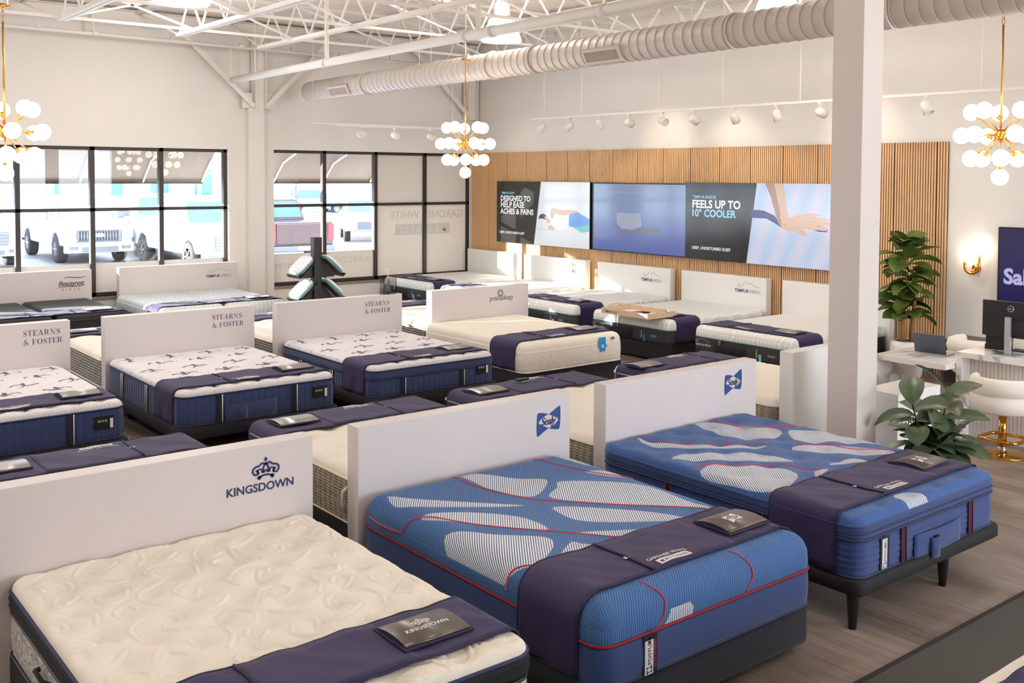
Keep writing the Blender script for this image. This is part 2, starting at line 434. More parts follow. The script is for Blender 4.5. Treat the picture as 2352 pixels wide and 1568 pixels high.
def damask(name, a, b, sc):
    k = N(name); k.b.inputs['Roughness'].default_value = .85
    v = k.n('TexNoise', i_Scale=sc, i_Detail=3.0, i_Distortion=2.5); k.l(k.coord(), v.inputs['Vector'])
    m = k.n('MapRange', clamp=True); m.inputs[1].default_value = .46; m.inputs[2].default_value = .54; k.l(v.outputs[0], m.inputs[0])
    k.l(k.mix(m.outputs[0], a, b), k.b.inputs['Base Color']); k.bump(v.outputs[0], .002); return k.m
DAMASK = damask('grey_damask_border', lin(150, 146, 142), lin(206, 202, 196), 26)
def plaid(name, a, b, sz=.02, su=.07):
    k = N(name); k.b.inputs['Roughness'].default_value = .85
    c = k.n('TexCoord'); s = k.n('SeparateXYZ'); k.l(c.outputs['Object'], s.inputs[0])
    h = k.math('ADD', s.outputs[0], s.outputs[1])
    w1 = k.math('SINE', k.math('MULTIPLY', s.outputs[2], 2*PI/sz)); w2 = k.math('SINE', k.math('MULTIPLY', h, 2*PI/su))
    nz = k.n('TexNoise', i_Scale=60.0); k.l(c.outputs['Object'], nz.inputs['Vector'])
    t = k.math('ADD', k.math('ADD', k.math('MULTIPLY', w1, .28), k.math('MULTIPLY', w2, .14)), nz.outputs[0])
    m = k.n('MapRange', clamp=True); m.inputs[1].default_value = .15; m.inputs[2].default_value = .85; k.l(t, m.inputs[0])
    k.l(k.mix(m.outputs[0], a, b), k.b.inputs['Base Color']); k.bump(t, .002); return k.m
PLAID = plaid('taupe_striped_border', lin(112, 102, 88), lin(190, 180, 162))
CHECK = plaid('black_white_woven_border', lin(40, 38, 38), lin(186, 178, 168), .03, .03)
BLUETAG = M('bright_blue_tag', lin(40, 156, 222), .5)

# ---------------------------------------------------------------- prints
XZ = lambda off=-.002: (lambda u, v: (u, off, v))
def crown(cx, cy, h):
    """crown emblem as ribbons, centred, height h"""
    R = []
    def rib(P, w_=.05): R.append(stroke(spline(P, 5), lambda t: w_))
    R.append(([(0, 1), (.1, .87), (0, .74), (-.1, .87)], [(0, 1, 2, 3)]))
    for s in (-1, 1):
        rib([(s*.12, .24), (s*.14, .42), (s*.08, .58), (0, .66)])
        rib([(s*.36, .2), (s*.4, .38), (s*.3, .44), (s*.2, .36), (s*.2, .24)], .04)
        rib([(0, .66), (s*.2, .7), (s*.34, .6), (s*.46, .58), (s*.62, .5), (s*.66, .34), (s*.56, .2), (s*.42, .22), (s*.42, .36), (s*.52, .38)])
        R.append(stroke([(s*.34+.055*math.cos(a), .03+.055*math.sin(a)) for a in [2*PI*q/10 for q in range(11)]], lambda t: .05))
    rib([(-.36, .02), (-.2, .1), (0, .13), (.2, .1), (.36, .02)], .05); rib([(-.12, .24), (0, .36), (.12, .24)], .045)
    return [([(cx+x*h, cy+y*h) for x, y in v], f) for v, f in R]
def bowtie(cx, cy, w_, h):
    """the blue bow shaped emblem in two halves, and its pale lens"""
    a = spline([(0, .31), (-.16, .38), (-.36, .43), (-.455, .40), (-.485, .2), (-.5, -.15), (-.49, -.5), (-.455, -.6), (-.36, -.55), (-.18, -.42), (0, -.31)], 4)+spline([(0, -.31), (-.17, -.20), (-.33, -.10), (-.415, .0), (-.33, .13), (-.17, .24), (0, .31)], 4)[1:-1]
    L = [(cx+x*w_, cy+y*h) for x, y in a]; Rr = [(cx-x*w_, cy-y*h) for x, y in a]
    return L, Rr
def script(word, mb, fn, cx, cy, wd):
    put(mb, text2d(word, .012, .28, .86), fn, cx, cy, h=wd/text2d(word, .012, .28, .86)[2], center=True)
def shapes(mb, L, fn):
    for v, f in L: mb.add([fn(*p) for p in v], f)
def hills(mb, fn, x, y, w_):
    P = spline([(0, 0), (.06, .1), (.13, .05), (.2, .03), (.3, .15), (.42, .08), (.5, .14), (.62, .06), (.74, .03), (.84, .0)], 6)
    shapes(mb, [stroke([(x+a*w_, y+b*w_) for a, b in P], lambda t: .005*w_)], fn)
    shapes(mb, [stroke([(x+a*w_, y+b*w_) for a, b in spline([(.02, -.04), (.1, .0), (.16, -.03)], 5)], lambda t: .006*w_)], fn)

def logo_kingsdown(hb):
    a = MB(); put(a, text2d('KINGSDOWN', .022), XZ(), .32, .775, width=.39); obj('brand_lettering', a, PRINTN, hb)
    b = MB(); shapes(b, crown(.545, .845, .115), XZ()); obj('crown_emblem', b, PRINTN, hb)
def logo_bow(hb, x, z, w_=.21, h=.165):
    L, R = bowtie(x, z, w_, h*.93); a = MB().flat(L, XZ()).flat(R, XZ()); obj('bow_emblem', a, PRINTB, hb)
    b = MB(); script('Sealy', b, XZ(-.003), x, z-.022, .135); obj('brand_lettering', b, PRINTN, hb)
def logo_serif(hb, x):
    a = MB(); put(a, serif_text('STEARNS'), XZ(), x, .905, width=.34); put(a, serif_text('& FOSTER'), XZ(), x, .82, width=.36); obj('brand_lettering', a, PRINTN, hb)
def logo_prana(hb, x):
    a = MB(); put(a, text2d('pranasleep', -.006, 0, .92), XZ(), x, .835, width=.385); obj('brand_lettering', a, PRINTK, hb)
    b = MB()
    for k in range(8):
        t = 2*PI*k/8; c, s = math.cos(t), math.sin(t); q = [(.022, 0), (.038, .012), (.056, 0), (.038, -.012), (.022, 0)]
        shapes(b, [stroke([(x+.175+u*c-v*s, .93+u*s+v*c) for u, v in q], lambda t: .0035)], XZ())
    obj('flower_emblem', b, PRINTK, hb)
def logo_tempur(hb, x, w_=.46):
    a = MB(); put(a, text2d('TEMPUR', .018), XZ(), x, .79, width=w_*.56); put(a, text2d('-PEDIC', -.012), XZ(), x+w_*.575, .79, width=w_*.425); obj('brand_lettering', a, PRINTN, hb)
    b = MB(); hills(b, XZ(), x+.05, .875, w_); obj('mountain_emblem', b, PRINTG, hb)
def logo_beauty(hb, x):
    a = MB(); put(a, text2d('Beautyrest', .008, .3, .88), XZ(), x+.01, .80, width=.38); put(a, text2d('B  L  A  C  K', -.008), XZ(), x+.06, .725, width=.26); obj('brand_lettering', a, PRINTK, hb)
    b = MB()
    for P in ([(x+.08, .90), (x+.13, .925), (x+.25, .915), (x+.35, .915), (x+.41, .935)], [(x, .765), (x+.06, .785), (x+.2, .785), (x+.34, .785), (x+.4, .81)]):
        shapes(b, [stroke(spline(P, 6), lambda t: .0015+.005*math.sin(PI*t))], XZ())
    obj('swoosh_emblem', b, PRINTK, hb)

# ---------------------------------------------------------------- bed pieces (local frame: head at y = 0, foot towards -y)
class Bed: pass
def headboard(cx, y, rz, wd, label, mat=PANEL, th=.125, h=1.03, group='display headboards', off=0):
    t = thing('headboard', label, 'headboard', (cx, y, 0), rz, group)
    obj('panel', MB().box(-wd/2+off, 0, 0, wd/2+off, th, h), mat, t, bevel=.003)
    return t
def mattress(spec, tagtxt, loc, rz, label):
    b = Bed(); W, L, zb, zt, rc, re = spec['W'], spec.get('L', 2.0), spec['zb'], spec['zt'], spec.get('rc', .1), spec['re']
    b.W, b.L, b.zb, b.zt, b.re, b.rc = W, L, zb, zt, re, rc; hf = spec.get('hf'); b.loc, b.rz, b.tag = loc, rz, tagtxt
    t = thing('mattress', label, 'mattress', loc, rz, 'display mattresses'); b.t = t
    obj('quilt_top', top_grid(W, L, zt, rc, re, hf, spec.get('step', .025), spec.get('attr')), spec['top'], t, smooth=True)
    for nm, mat, prof, mod, st in spec['sides']:
        mb = band(W, L, rc, prof, st, mod)
        if mat in (RIBA, RIBB):
            P, Nn = rrect(W, L, rc, st); s = [0]
            for p, q in zip(P[:-1], P[1:]): s.append(s[-1]+math.hypot(p[0]-q[0], p[1]-q[1]))
            mb.a = {'rib': s*len(prof), 'wht': [1.0]*(len(s)*len(prof))}
            if spec.get('sidewht'): mb.a['wht'] = spec['sidewht'](np.array(mb.v))
        obj(nm, mb, mat, t, smooth=True)
    for nm, mat, off, z, r in spec.get('cords', ()): obj(nm, cord(W, L, rc, off, z, r), mat, t, smooth=True)
    def ztop(x, y):
        X, Y = np.array([float(x)]), np.array([float(y)]); d = np.maximum(edge_dist(X, Y, W, L, rc), 0)
        z = zt+edge_drop(d, re)
        if hf is not None: z = z+hf(X, Y)*np.clip(d/(re*1.3), 0, 1)
        return float(z[0])
    b.ztop = ztop; b.hf = hf
    return b
def runner(b, y0=-1.46, y1=-1.89, pocket=True, hang=None, text=True, px=-.30, seed=1):
    W, zt, re, g = b.W, b.zt, b.re, .009; zh = (b.zb+.02 if hang is None else hang)
    t = thing('foot_runner', 'violet cloth foot runner draped across '+b.tag, 'bed runner', b.loc, b.rz, 'violet foot runners')
    ph = seed*1.7
    def ztr(x, y):
        wr = .0025*math.sin(9*x+ph+14*y)+.002*math.sin(23*x-9*y+ph*2)+.0015*math.sin(41*x+33*y)
        h = 0
        if b.hf is not None: h = max(float(b.hf(np.array([x]), np.array([y]))[0])*.3, -.006)
        return zt+h+g+.003+wr
    half = []
    zs = np.linspace(zh, zt-re, 9)
    prof = [('s', z) for z in zs]+[('a', a) for a in np.linspace(0, PI/2, 8)[1:-1]]
    xs = list(np.linspace(-(W/2-re), W/2-re, 46)); ys = np.linspace(y0, y1, 15); rows = []
    for y in ys:
        row = []
        fl = .004*math.sin(ph+y*25)
        for k, q in prof:
            if k == 's': row.append((-(W/2+g+.012*((zt-re-q)/(zt-zh))*(1+.4*math.sin(y*18+ph))+.006*math.sin(y*31+q*9+ph)*(zt-re-q)/(zt-zh)), y, q))
            else: row.append((-(W/2-re)-(re+g)*math.cos(q), y, zt-re+(re+g)*math.sin(q)))
        left = row; right = [(-p[0], p[1], p[2]) for p in row[::-1]]
        rows.append(left+[(x, y, ztr(x, y)) for x in xs]+right)
    m = MB().loft(rows, closed=False, cap=False); obj('cloth', m, VIOLET, t, smooth=True, solid=.004)
    for y_, r_ in ((0, rows[0]), (1, rows[-1])):
        obj('edge_binding', MB().tube(r_, .0055, 6), VIOLETD, t, smooth=True)
    if pocket:
        px1 = .30; n = 20
        rr = [[(x, y, ztr(x, y)+.004) for x in np.linspace(px, px1, n)] for y in np.linspace(y0-.006, y1+.006, 10)]
        pk = obj('pocket_panel', MB().loft(rr, closed=False, cap=False), VIOLET, t, smooth=True, solid=.003)
        e = [(px, y, ztr(px, y)+.008) for y in np.linspace(y0-.004, y1+.004, 8)]
        obj('pocket_binding', MB().tube(e, .006, 6), VIOLETD, pk, smooth=True)
        obj('care_tag', MB().box(px-.02, -1.72, ztr(px, -1.7)+.006, px+.012, -1.70, ztr(px, -1.7)+.0085), PRINTW, pk)
        if text:
            x0, y_ = px+.05, y1+.082
            fn = lambda u, v: (u, v, ztr(u, v)+.0085)
            a = MB(); put(a, text2d('GARDNER WHITE', .012), fn, x0, y_, width=.27)
            # white block with the word left open
            fn2 = lambda u, v: (u, v, ztr(u, v)+.0085)
            for i in range(6): a.flat([(x0+.03+.036*i, y_-.06), (x0+.03+.036*(i+1), y_-.06), (x0+.03+.036*(i+1), y_-.014), (x0+.03+.036*i, y_-.014)], fn2)
            obj('shop_lettering', a, PRINTW, pk)
            c = MB(); put(c, text2d('M A T T R E S S', .016), lambda u, v: (u, v, ztr(u, v)+.0098), x0+.045, y_-.049, width=.185); obj('shop_lettering', c, VIOLETD, pk)
    b.ztr = ztr; return t
def card(b, x=.49, y=-1.695, brand=None, mat=CARD, size=(.31, .225), rot=0.0):
    th = math.atan2(0, 1); c, s = math.cos(b.rz), math.sin(b.rz)
    z = b.ztr(x, y)+.006
    t = thing('info_card', ('grey info card on the runner of ' if len(b.tag.split()) < 10 else 'grey card on runner of ')+b.tag, 'card', (b.loc[0]+c*x-s*y, b.loc[1]+s*x+c*y, z), b.rz+rot, 'info cards on the runners')
    w_, h = size
    obj('card_holder', MB().box(-w_/2-.012, -h/2-.012, 0, w_/2+.012, h/2+.012, .010), VIOLETD, t, bevel=.003)
    zc = lambda v: .0125+.014*(1-(2*v/h)**2)
    rows = [[(u, v, zc(v)) for u in (-w_/2, w_/2)] for v in np.linspace(-h/2, h/2, 12)]
    pl = obj('card_face', MB().loft(rows, closed=False, cap=False), mat, t, smooth=True, solid=.002)
    for k in (-1, 1):
        mbs = MB(); n = len(rows)
        P = [(k*w_/2, v, zc(v)-.001) for v in np.linspace(-h/2, h/2, 12)]; Q = [(k*w_/2, v, .009) for v in np.linspace(-h/2, h/2, 12)]
        obj('card_side', MB().loft([P, Q], closed=False, cap=False), VIOLETD, t, solid=.002)
    fn = lambda u, v: (u, v, zc(v)+.0022)
    a = MB()
    if brand == 'kingsdown':
        put(a, text2d('KINGSDOWN', .022), fn, 0, -.035, width=None, h=.024, center=True); shapes(a, crown(0, .005, .06), fn)
    elif brand == 'bow':
        L, R = bowtie(0, 0, .10, .085); a.flat(L, fn).flat(R, fn); a2 = MB(); script('Sealy', a2, fn, 0, -.012, .06); obj('brand_lettering', a2, PRINTW, pl)
    elif brand == 'serif':
        put(a, serif_text('STEARNS & FOSTER'), fn, 0, -.01, h=.018, center=True)
    elif brand == 'tempur':
        put(a, text2d('TEMPUR-PEDIC', .0), fn, 0, -.01, h=.018, center=True)
    if a.v: obj('brand_lettering', a, PRINTW, pl)
    return t
def foundation(b, z0, z1, mat, legs=True, inset=.0, label=None):
    t = thing('bed_base', label or 'dark box bed base under '+b.tag, 'bed base', b.loc, b.rz, 'bed bases')
    obj('box', band(b.W-2*inset, b.L-.02, .05, [(0, z1-.004), (.004, z1-.02), (.004, z0+.02), (0, z0)], .05), mat, t, smooth=False)
    if legs and z0 > .02:
        for sx in (-1, 1):
            for y in (-.15, -b.L+.2):
                obj('leg', MB().lathe([(.03, 0), (.035, z0)], (sx*(b.W/2-.16), y, 0), 12), BLACKP, t, smooth=True)
    return t
def platform(b, z0, z1, label, legs_at, r=(.022, .036)):
    t = thing('bed_base', label, 'bed base', b.loc, b.rz, 'bed bases'); W, L = b.W, b.L
    obj('platform', band(W+.05, L+.03, .06, [(-.01, z1), (0, z1-.012), (0, z0+.012), (-.01, z0)], .04), BLACK, t, smooth=True)
    for x, y in legs_at: obj('leg', MB().lathe([(r[0], 0), (r[1], z0-.02), (r[1]+.004, z0)], (x, y, 0), 16), BLACKW, t, smooth=True)
    return t

# ---------------------------------------------------------------- height fields and prints of the tops
SW = []
for P in ([(.02, .10), (.08, .2), (.18, .22), (.22, .14), (.15, .09), (.11, .14)], [(.30, .04), (.36, .14), (.34, .26), (.24, .30), (.16, .36), (.20, .44)],
          [(.40, .22), (.48, .20), (.52, .28), (.46, .36), (.38, .34), (.40, .27)], [(.05, .32), (.03, .42), (.10, .50), (.20, .52), (.26, .46), (.22, .40)],
          [(.34, .42), (.42, .44), (.50, .52)], [(.44, .04), (.50, .10), (.44, .15), (.40, .10)]):
    SW.append(spline(P, 6))
def hf_k(X, Y):
    T = .54; i = np.floor(X/T); v = np.mod(X, T); u = np.mod(Y+i*.27, T); fl = (np.mod(np.floor(X/T)+np.floor((Y+i*.27)/T), 2) > .5)
    v = np.where(fl, T-v, v); D = np.full(X.shape, 9.0)
    for P in SW: D = np.minimum(D, seg_dist(v, u, P[::2]+[P[-1]]))
    em = .006*np.exp(-(D/.0075)**2)-.005*np.exp(-((D-.017)/.007)**2)
    return dimples(X, Y, .30, .30, .042, .062)+em+.004*np.cos(X*2*PI/.30)*np.cos(Y*2*PI/.30)
def hf_tuft(d, r, sx, sy):
    return lambda X, Y: dimples(X, Y, sx, sy, d, r)
def hf_c(X, Y): return dimples(X, Y, .36, .36, .028, .075)+.003*np.sin(X*30+4*np.sin(Y*9))*np.sin(Y*22)
def hf_plain(X, Y): return .002*np.sin(X*8)*np.sin(Y*7)
def hf_quilt(X, Y): return -.008*np.exp(-(np.abs(np.mod(Y+.03*np.sin(X*11), .17)-.085)/.018)**2)-.006*np.exp(-(np.abs(np.mod(X, .34)-.17)/.02)**2)
S1W=[[(-0.674,-0.124),(-0.636,-0.213),(-0.422,-0.474),(-0.147,-0.769),(-0.502,-0.536),(-0.716,-0.322)],
 [(-0.111,-0.047),(0.02,-0.148),(0.125,-0.34),(0.244,-0.476),(-0.023,-0.665),(-0.134,-0.419),(-0.135,-0.25)],
 [(0.315,-0.553),(0.626,-0.857),(0.625,-1.28),(0.644,-1.389),(0.61,-1.418),(0.254,-1.032),(0.044,-0.755),(0.193,-0.629)],
 [(-0.72,-0.537),(-0.57,-0.599),(-0.391,-0.755),(-0.295,-0.934),(-0.327,-1.142),(-0.563,-0.829),(-0.677,-0.673)],
 [(-0.04,-0.881),(0.192,-1.096),(0.356,-1.331),(0.374,-1.477),(0.035,-1.257),(-0.093,-1.124),(-0.093,-0.985)],
 [(-0.90,-0.946),(-0.80,-0.843),(-0.73,-0.814),(-0.585,-1.007),(-0.387,-1.253),(-0.642,-1.46),(-0.739,-1.411),(-0.83,-1.353),(-0.92,-1.36),(-0.92,-1.193)],
 [(-0.209,-1.266),(0.162,-1.487),(-0.039,-1.46),(-0.198,-1.306)],[(-0.343,-1.348),(-0.31,-1.389),(-0.274,-1.476),(-0.528,-1.48)],
 [(0.627,-0.081),(0.708,-0.143),(0.689,-0.428),(0.646,-0.346)],[(0.548,-0.485),(0.66,-0.538),(0.693,-0.733),(0.616,-0.66)]]
S1R=[[(-0.78,-0.1),(-0.80,-0.26),(-0.78,-0.422),(-0.705,-0.548),(-0.571,-0.839),(-0.287,-1.205),(-0.052,-1.497)],
 [(-0.165,-0.06),(-0.175,-0.304),(-0.093,-0.61),(0.042,-0.831),(0.61,-1.418)],[(0.484,-0.06),(0.515,-0.294),(0.586,-0.538),(0.70,-0.76)],
 [(-0.80,-1.40),(-0.77,-1.37),(-0.73,-1.39),(-0.66,-1.49)]]
S2W=[[(-0.486,-0.068),(-0.48,-0.206),(-0.332,-0.417),(0.081,-0.765),(-0.131,-0.697),(-0.344,-0.534),(-0.574,-0.295)],
 [(0.157,-0.02),(0.252,-0.03),(0.369,-0.296),(0.529,-0.529),(0.298,-0.667),(0.063,-0.454),(0.114,-0.175)],
 [(0.515,-0.625),(0.62,-0.634),(0.75,-0.81),(0.76,-1.062),(0.75,-1.219),(0.562,-1.002),(0.364,-0.818)],
 [(-0.691,-0.599),(-0.54,-0.567),(-0.315,-0.68),(-0.124,-0.856),(-0.096,-1.026),(-0.132,-1.113),(-0.462,-0.803)],
 [(0.2,-0.888),(0.362,-0.98),(0.534,-1.175),(0.658,-1.394),(0.464,-1.367),(0.297,-1.178),(0.159,-1.012)],
 [(-0.784,-0.914),(-0.591,-0.846),(-0.45,-0.954),(-0.303,-1.149),(-0.347,-1.328),(-0.579,-1.425),(-0.75,-1.42),(-0.785,-1.169)],
 [(0.013,-1.309),(0.224,-1.3),(0.317,-1.4),(0.124,-1.366)],[(-0.169,-1.333),(-0.07,-1.366),(-0.267,-1.415)],[(-.26,-1.93),(-.10,-1.93),(-.05,-2.1),(-.23,-2.1)]]
S2R=[[(-0.452,-0.04),(-0.426,-0.248),(-0.312,-0.4),(0.134,-0.741)],[(0.325,-0.051),(0.334,-0.233),(0.389,-0.371),(0.578,-0.493),(0.75,-0.62)],
 [(-0.753,-0.831),(-0.584,-0.84),(-0.468,-0.968),(-0.249,-1.108),(-0.114,-1.338)],[(0.252,-0.883),(0.439,-1.006),(0.458,-1.148),(0.681,-1.381)]]
def sd_union(polys, smooth=True):
    Q = [closed_spline(p, 5) if smooth else p for p in polys]
    def f(X, Y):
        D = np.full(X.shape, 9.0)
        for q in Q: D = np.minimum(D, poly_sd(X, Y, q))
        return D
    return f
S1FOOT = [(-0.42, 0.66), (-0.298, 0.66), (-0.218, 0.64), (-0.191, 0.588), (-0.196, 0.525), (-0.176, 0.501), (-0.215, 0.44), (-0.385, 0.431), (-0.335, 0.516), (-0.33, 0.58)]
def fleur(cx, cy, s, fl):
    def f(X, Y):
        x = (X-cx)/s*fl; y = (Y-cy)/s; D = np.full(X.shape, 9.0)
        for P, w_ in (([(0, .05), (.0, .3), (-.04, .5)], lambda t: .13*np.sin(PI*np.clip(t, .05, .95))), ([(-.02, .05), (-.22, .18), (-.44, .16), (-.5, .0)], lambda t: .03+.07*t*(1.05-t)*3),
                      ([(.02, .05), (.22, .2), (.44, .16), (.5, .0)], lambda t: .03+.07*t*(1.05-t)*3), ([(0, 0), (-.1, -.16), (-.26, -.2)], lambda t: .07*(1-t)+.01), ([(0, 0), (.1, -.16), (.26, -.2)], lambda t: .07*(1-t)+.01)):
            Q = spline(P, 5); n = len(Q)-1
            for i, ((x0, y0), (x1, y1)) in enumerate(zip(Q[:-1], Q[1:])):
                dx, dy = x1-x0, y1-y0; t = np.clip(((x-x0)*dx+(y-y0)*dy)/(dx*dx+dy*dy), 0, 1)
                D = np.minimum(D, np.hypot(x-x0-t*dx, y-y0-t*dy)-w_((i+t)/n)*.72)
        return D*s
    return f
def motif_sd(X, Y):
    D = np.full(X.shape, 9.0); r = random.Random(3); k = 0
    for j in range(6):
        for i in range(4):
            cx = -.6+i*.42+(.2 if j % 2 else 0); cy = -.2-j*.34; k += 1
            D = np.minimum(D, fleur(cx, cy, .24, 1 if (i+j) % 2 else -1)(X, Y))
    fx = lambda a, s: a-np.round(a/s)*s
    D = np.minimum(D, np.abs(fx(X-.07, .28))+np.abs(fx(Y-.1, .28))-.013); return D
# ---------------------------------------------------------------- the beds
YH1, YH2, YH3, XS = 5.12, 10.66, 16.2, 12.0
H180, HM90 = PI, -PI/2
FXZ = lambda y: (lambda u, v: (u, y, v))
chan = lambda p, a: (lambda s, z: -a*math.exp(-((s % p-p/2)/(p*.12))**2)+a*.3)
hch = lambda zs, a: (lambda s, z: -a*sum(math.exp(-((z-q)/.006)**2) for q in zs))
def prof(z0, z1, bulge=.008, n=7): return [(bulge*math.sin(PI*(k/(n-1))), z0+(z1-z0)*k/(n-1)) for k in range(n)]
def on_foot(b, name, mb, mat, par=None): return obj(name, mb, mat, par or b.t)
def label_patch(b, name, x0, x1, z0, z1, y, mat, th=.004): return obj(name, MB().box(x0, y-th, z0, x1, y, z1), mat, b.t, bevel=.001)
def top_cord(b, name, P, mat, r=.006, off=.001):
    Q = spline(P, 8); return obj(name, MB().tube([(x, y, b.ztop(x, y)+off) for x, y in Q], r, 5), mat, b.t, smooth=True)

# --- cream scroll-quilted bed, lower left
hb = headboard(1.815, YH1, 0, 1.66, 'white headboard with navy crown emblem at lower left'); logo_kingsdown(hb)
tk = 'the cream scroll-quilted bed at lower left'
bK = mattress(dict(W=1.54, L=2.02, zb=.27, zt=.62, rc=.10, re=.05, hf=hf_k, step=.0066, top=CREAM,
    sides=[('gusset', BLACK, prof(.475, .57, .018), hch((.523,), .012), .03), ('border', DAMASK, prof(.27, .475, .006), None, .03)],
    cords=[('top_piping', NAVYP, .004, .568, .009), ('gusset_piping', BLACKP, .004, .475, .008), ('bottom_piping', BLACKP, .004, .275, .008)]), tk, (1.83, YH1-.005, 0), 0,
    'cream scroll-quilted mattress with black gusset at lower left')
for y in (-1.25, -.6): obj('handle', MB().tube([(-.775, y, .41), (-.80, y-.03, .42), (-.80, y-.15, .42), (-.775, y-.18, .41)], .011, 6), BLACK, bK.t, smooth=True)
foundation(bK, .0, .27, BLACK, False); runner(bK, -1.50, -1.90, text=False, seed=1); card(bK, .435, -1.70, 'kingsdown', CARDD)

# --- smooth blue striped bed, front centre
hb = headboard(3.763, YH1, 0, 1.655, 'white headboard with blue bow emblem behind the smooth blue striped bed'); logo_bow(hb, .634, .853)
ts = 'the smooth blue striped bed in front centre'
def s1side(v):
    m = v[:, 1] < -1.97; o = np.ones(len(v)); o[m] = poly_sd(v[m, 0], v[m, 2], closed_spline(S1FOOT, 4)); return o
b1 = mattress(dict(W=1.54, L=2.02, zb=.27, zt=.645, rc=.09, re=.115, hf=hf_plain, step=.02, top=RIBA, attr={'rib': lambda X, Y: .80*X-.60*Y, 'wht': lambda X, Y: np.where((Y < -1.94), 9, sd_union(S1W)(X, Y))},
    sides=[('upper_border', RIBA, prof(.462, .53, .003, 9), None, .012), ('lower_border', SIDEB, prof(.27, .462, .008), None, .03)],
    cords=[('border_piping', REDD, .004, .462, .008), ('bottom_piping', NAVYP, .002, .275, .007)], sidewht=s1side), ts, (3.73, YH1-.005, 0), 0,
    'smooth blue mattress with white stripes and red piping in front centre')
for P in S1R: top_cord(b1, 'red_stripe', P, RED, .0045)
for P in ([(-.426, .655), (-.375, .608), (-.361, .568), (-.386, .503), (-.426, .462)], [(.20, .655), (.251, .602), (.26, .542), (.223, .493), (.205, .462)]):
    f = lambda z: -2.02-(.003 if z < .53 else -(.115*(1-math.sqrt(max(0, 1-((z-.53)/.115)**2))))+.002)
    obj('red_stripe', MB().tube([(x, f(min(z, .644)), min(z, .644)) for x, z in spline(P, 6)], .0045, 5), RED, b1.t, smooth=True)
lb = label_patch(b1, 'brand_label', -.515, -.425, .272, .455, -2.026, STRAPN, .003)
obj('white_strip', MB().box(-.505, -2.0305, .275, -.452, -2.029, .43), PRINTW, lb)
VT = lambda x, y, z: (lambda u, v: (x-v, y, z+u))
m = MB(); put(m, text2d('POSTURE', .02), VT(-.466, -2.031, .32), 0, 0, h=.022); put(m, text2d('PEDIC', .0), VT(-.466, -2.031, .32), .098, 0, h=.022); obj('brand_lettering', m, PRINTN, lb)
m = MB(); put(m, text2d('ELITE HYBRID', .01), VT(-.432, -2.0295, .30), 0, 0, h=.015); obj('brand_lettering', m, RED, lb)
L, R = bowtie(-.478, .296, .036, .034); obj('bow_emblem', MB().flat(L, FXZ(-2.0312)).flat(R, FXZ(-2.0312)), PRINTB, lb)
foundation(b1, .065, .27, NAVYB); runner(b1, -1.47, -1.885, seed=2); card(b1, .49, -1.70, 'bow', CARDD)

# --- tufted blue bed on legs
hb = headboard(5.768, YH1, 0, 1.68, 'white headboard with blue bow emblem behind the tufted blue bed'); logo_bow(hb, .549, .88)
t2 = 'the tufted blue bed on black legs'
b2 = mattress(dict(W=1.56, L=2.03, zb=.29, zt=.635, rc=.09, re=.055, hf=hf_tuft(.020, .065, .30, .36), step=.014, top=RIBB, attr={'rib': lambda X, Y: .80*X-.60*Y, 'wht': sd_union(S2W)},
    sides=[('gusset', SIDEB, prof(.505, .58, .012), hch((.545,), .01), .03), ('border', SIDEB, prof(.29, .505, .006, 30), hch((.33, .365, .40, .435, .47), .006), .03)],
    cords=[('top_piping', SIDEB, .004, .578, .009), ('gusset_piping', NAVYP, .006, .540, .006), ('border_piping', NAVYP, .006, .503, .008), ('bottom_piping', NAVYP, .003, .295, .008)]), t2, (5.66, YH1-.005, 0), 0,
    'tufted blue pillow-top mattress with white stripes on black legged base')
for P in S2R: top_cord(b2, 'red_stripe', P, RED, .0045)
yf = -2.037
def straps(b, xs, y, z0, z1, matc, edge, w_=.06, side=False):
    for x in xs:
        q = MB().box(x, y-.003, z0, x+w_, y, z1) if not side else MB().box(y-.003, x, z0, y, x+w_, z1)
        s_ = obj('strap', q, matc, b.t)
        for e in (x, x+w_):
            obj('strap_piping', MB().tube([(e, y-.005, z0), (e, y-.005, z1)] if not side else [(y-.005, e, z0), (y-.005, e, z1)], .004, 5), edge, s_, smooth=True)
straps(b2, (-.35, .415), yf, .295, .50, STRAPN, REDD, .05); straps(b2, (-.67, -1.40), -.785, .295, .50, STRAPN, REDD, .05, True)
lb = label_patch(b2, 'brand_label', -.565, -.475, .30, .485, yf, STRAPN, .003)
obj('white_strip', MB().box(-.548, yf-.0045, .305, -.50, yf-.003, .475), PRINTW, lb)
m = MB(); put(m, text2d('POSTURE', .02), VT(-.512, yf-.005, .345), 0, 0, h=.019); put(m, text2d('PEDIC', 0), VT(-.512, yf-.005, .345), .085, 0, h=.019); obj('brand_lettering', m, PRINTN, lb)
L, R = bowtie(-.522, .324, .034, .034); obj('bow_emblem', MB().flat(L, FXZ(yf-.005)).flat(R, FXZ(yf-.005)), PRINTB, lb)
pk = obj('handle_pocket', MB().loft([[(x, yf-.004-.02*math.sin(PI*min(1, max(0, (x+.215)/.53)))*(.4+.6*(z-.25)/.18), z) for x in np.linspace(-.215, .315, 14)] for z in np.linspace(.25, .425, 6)], closed=False, cap=False), SIDEB, b2.t, smooth=True, solid=.004)
obj('grip_loop', MB().loft([[(x, yf-.03-.018*math.sin(PI*(x+.068)/.1), z) for x in np.linspace(-.068, .032, 8)] for z in (.265, .385)], closed=False, cap=False), SIDEB, pk, smooth=True, solid=.004)
m = MB().sphere((-.01, yf-.035, .385), .02, 10, 6, (1.3, .6, .5)); obj('grip_opening', m, BLACK, pk, smooth=True)
platform(b2, .205, .288, 'black padded platform base on tapered legs under '+t2, [(-.735, -1.98), (.23, -1.98), (-.735, -.2), (.735, -.2)])
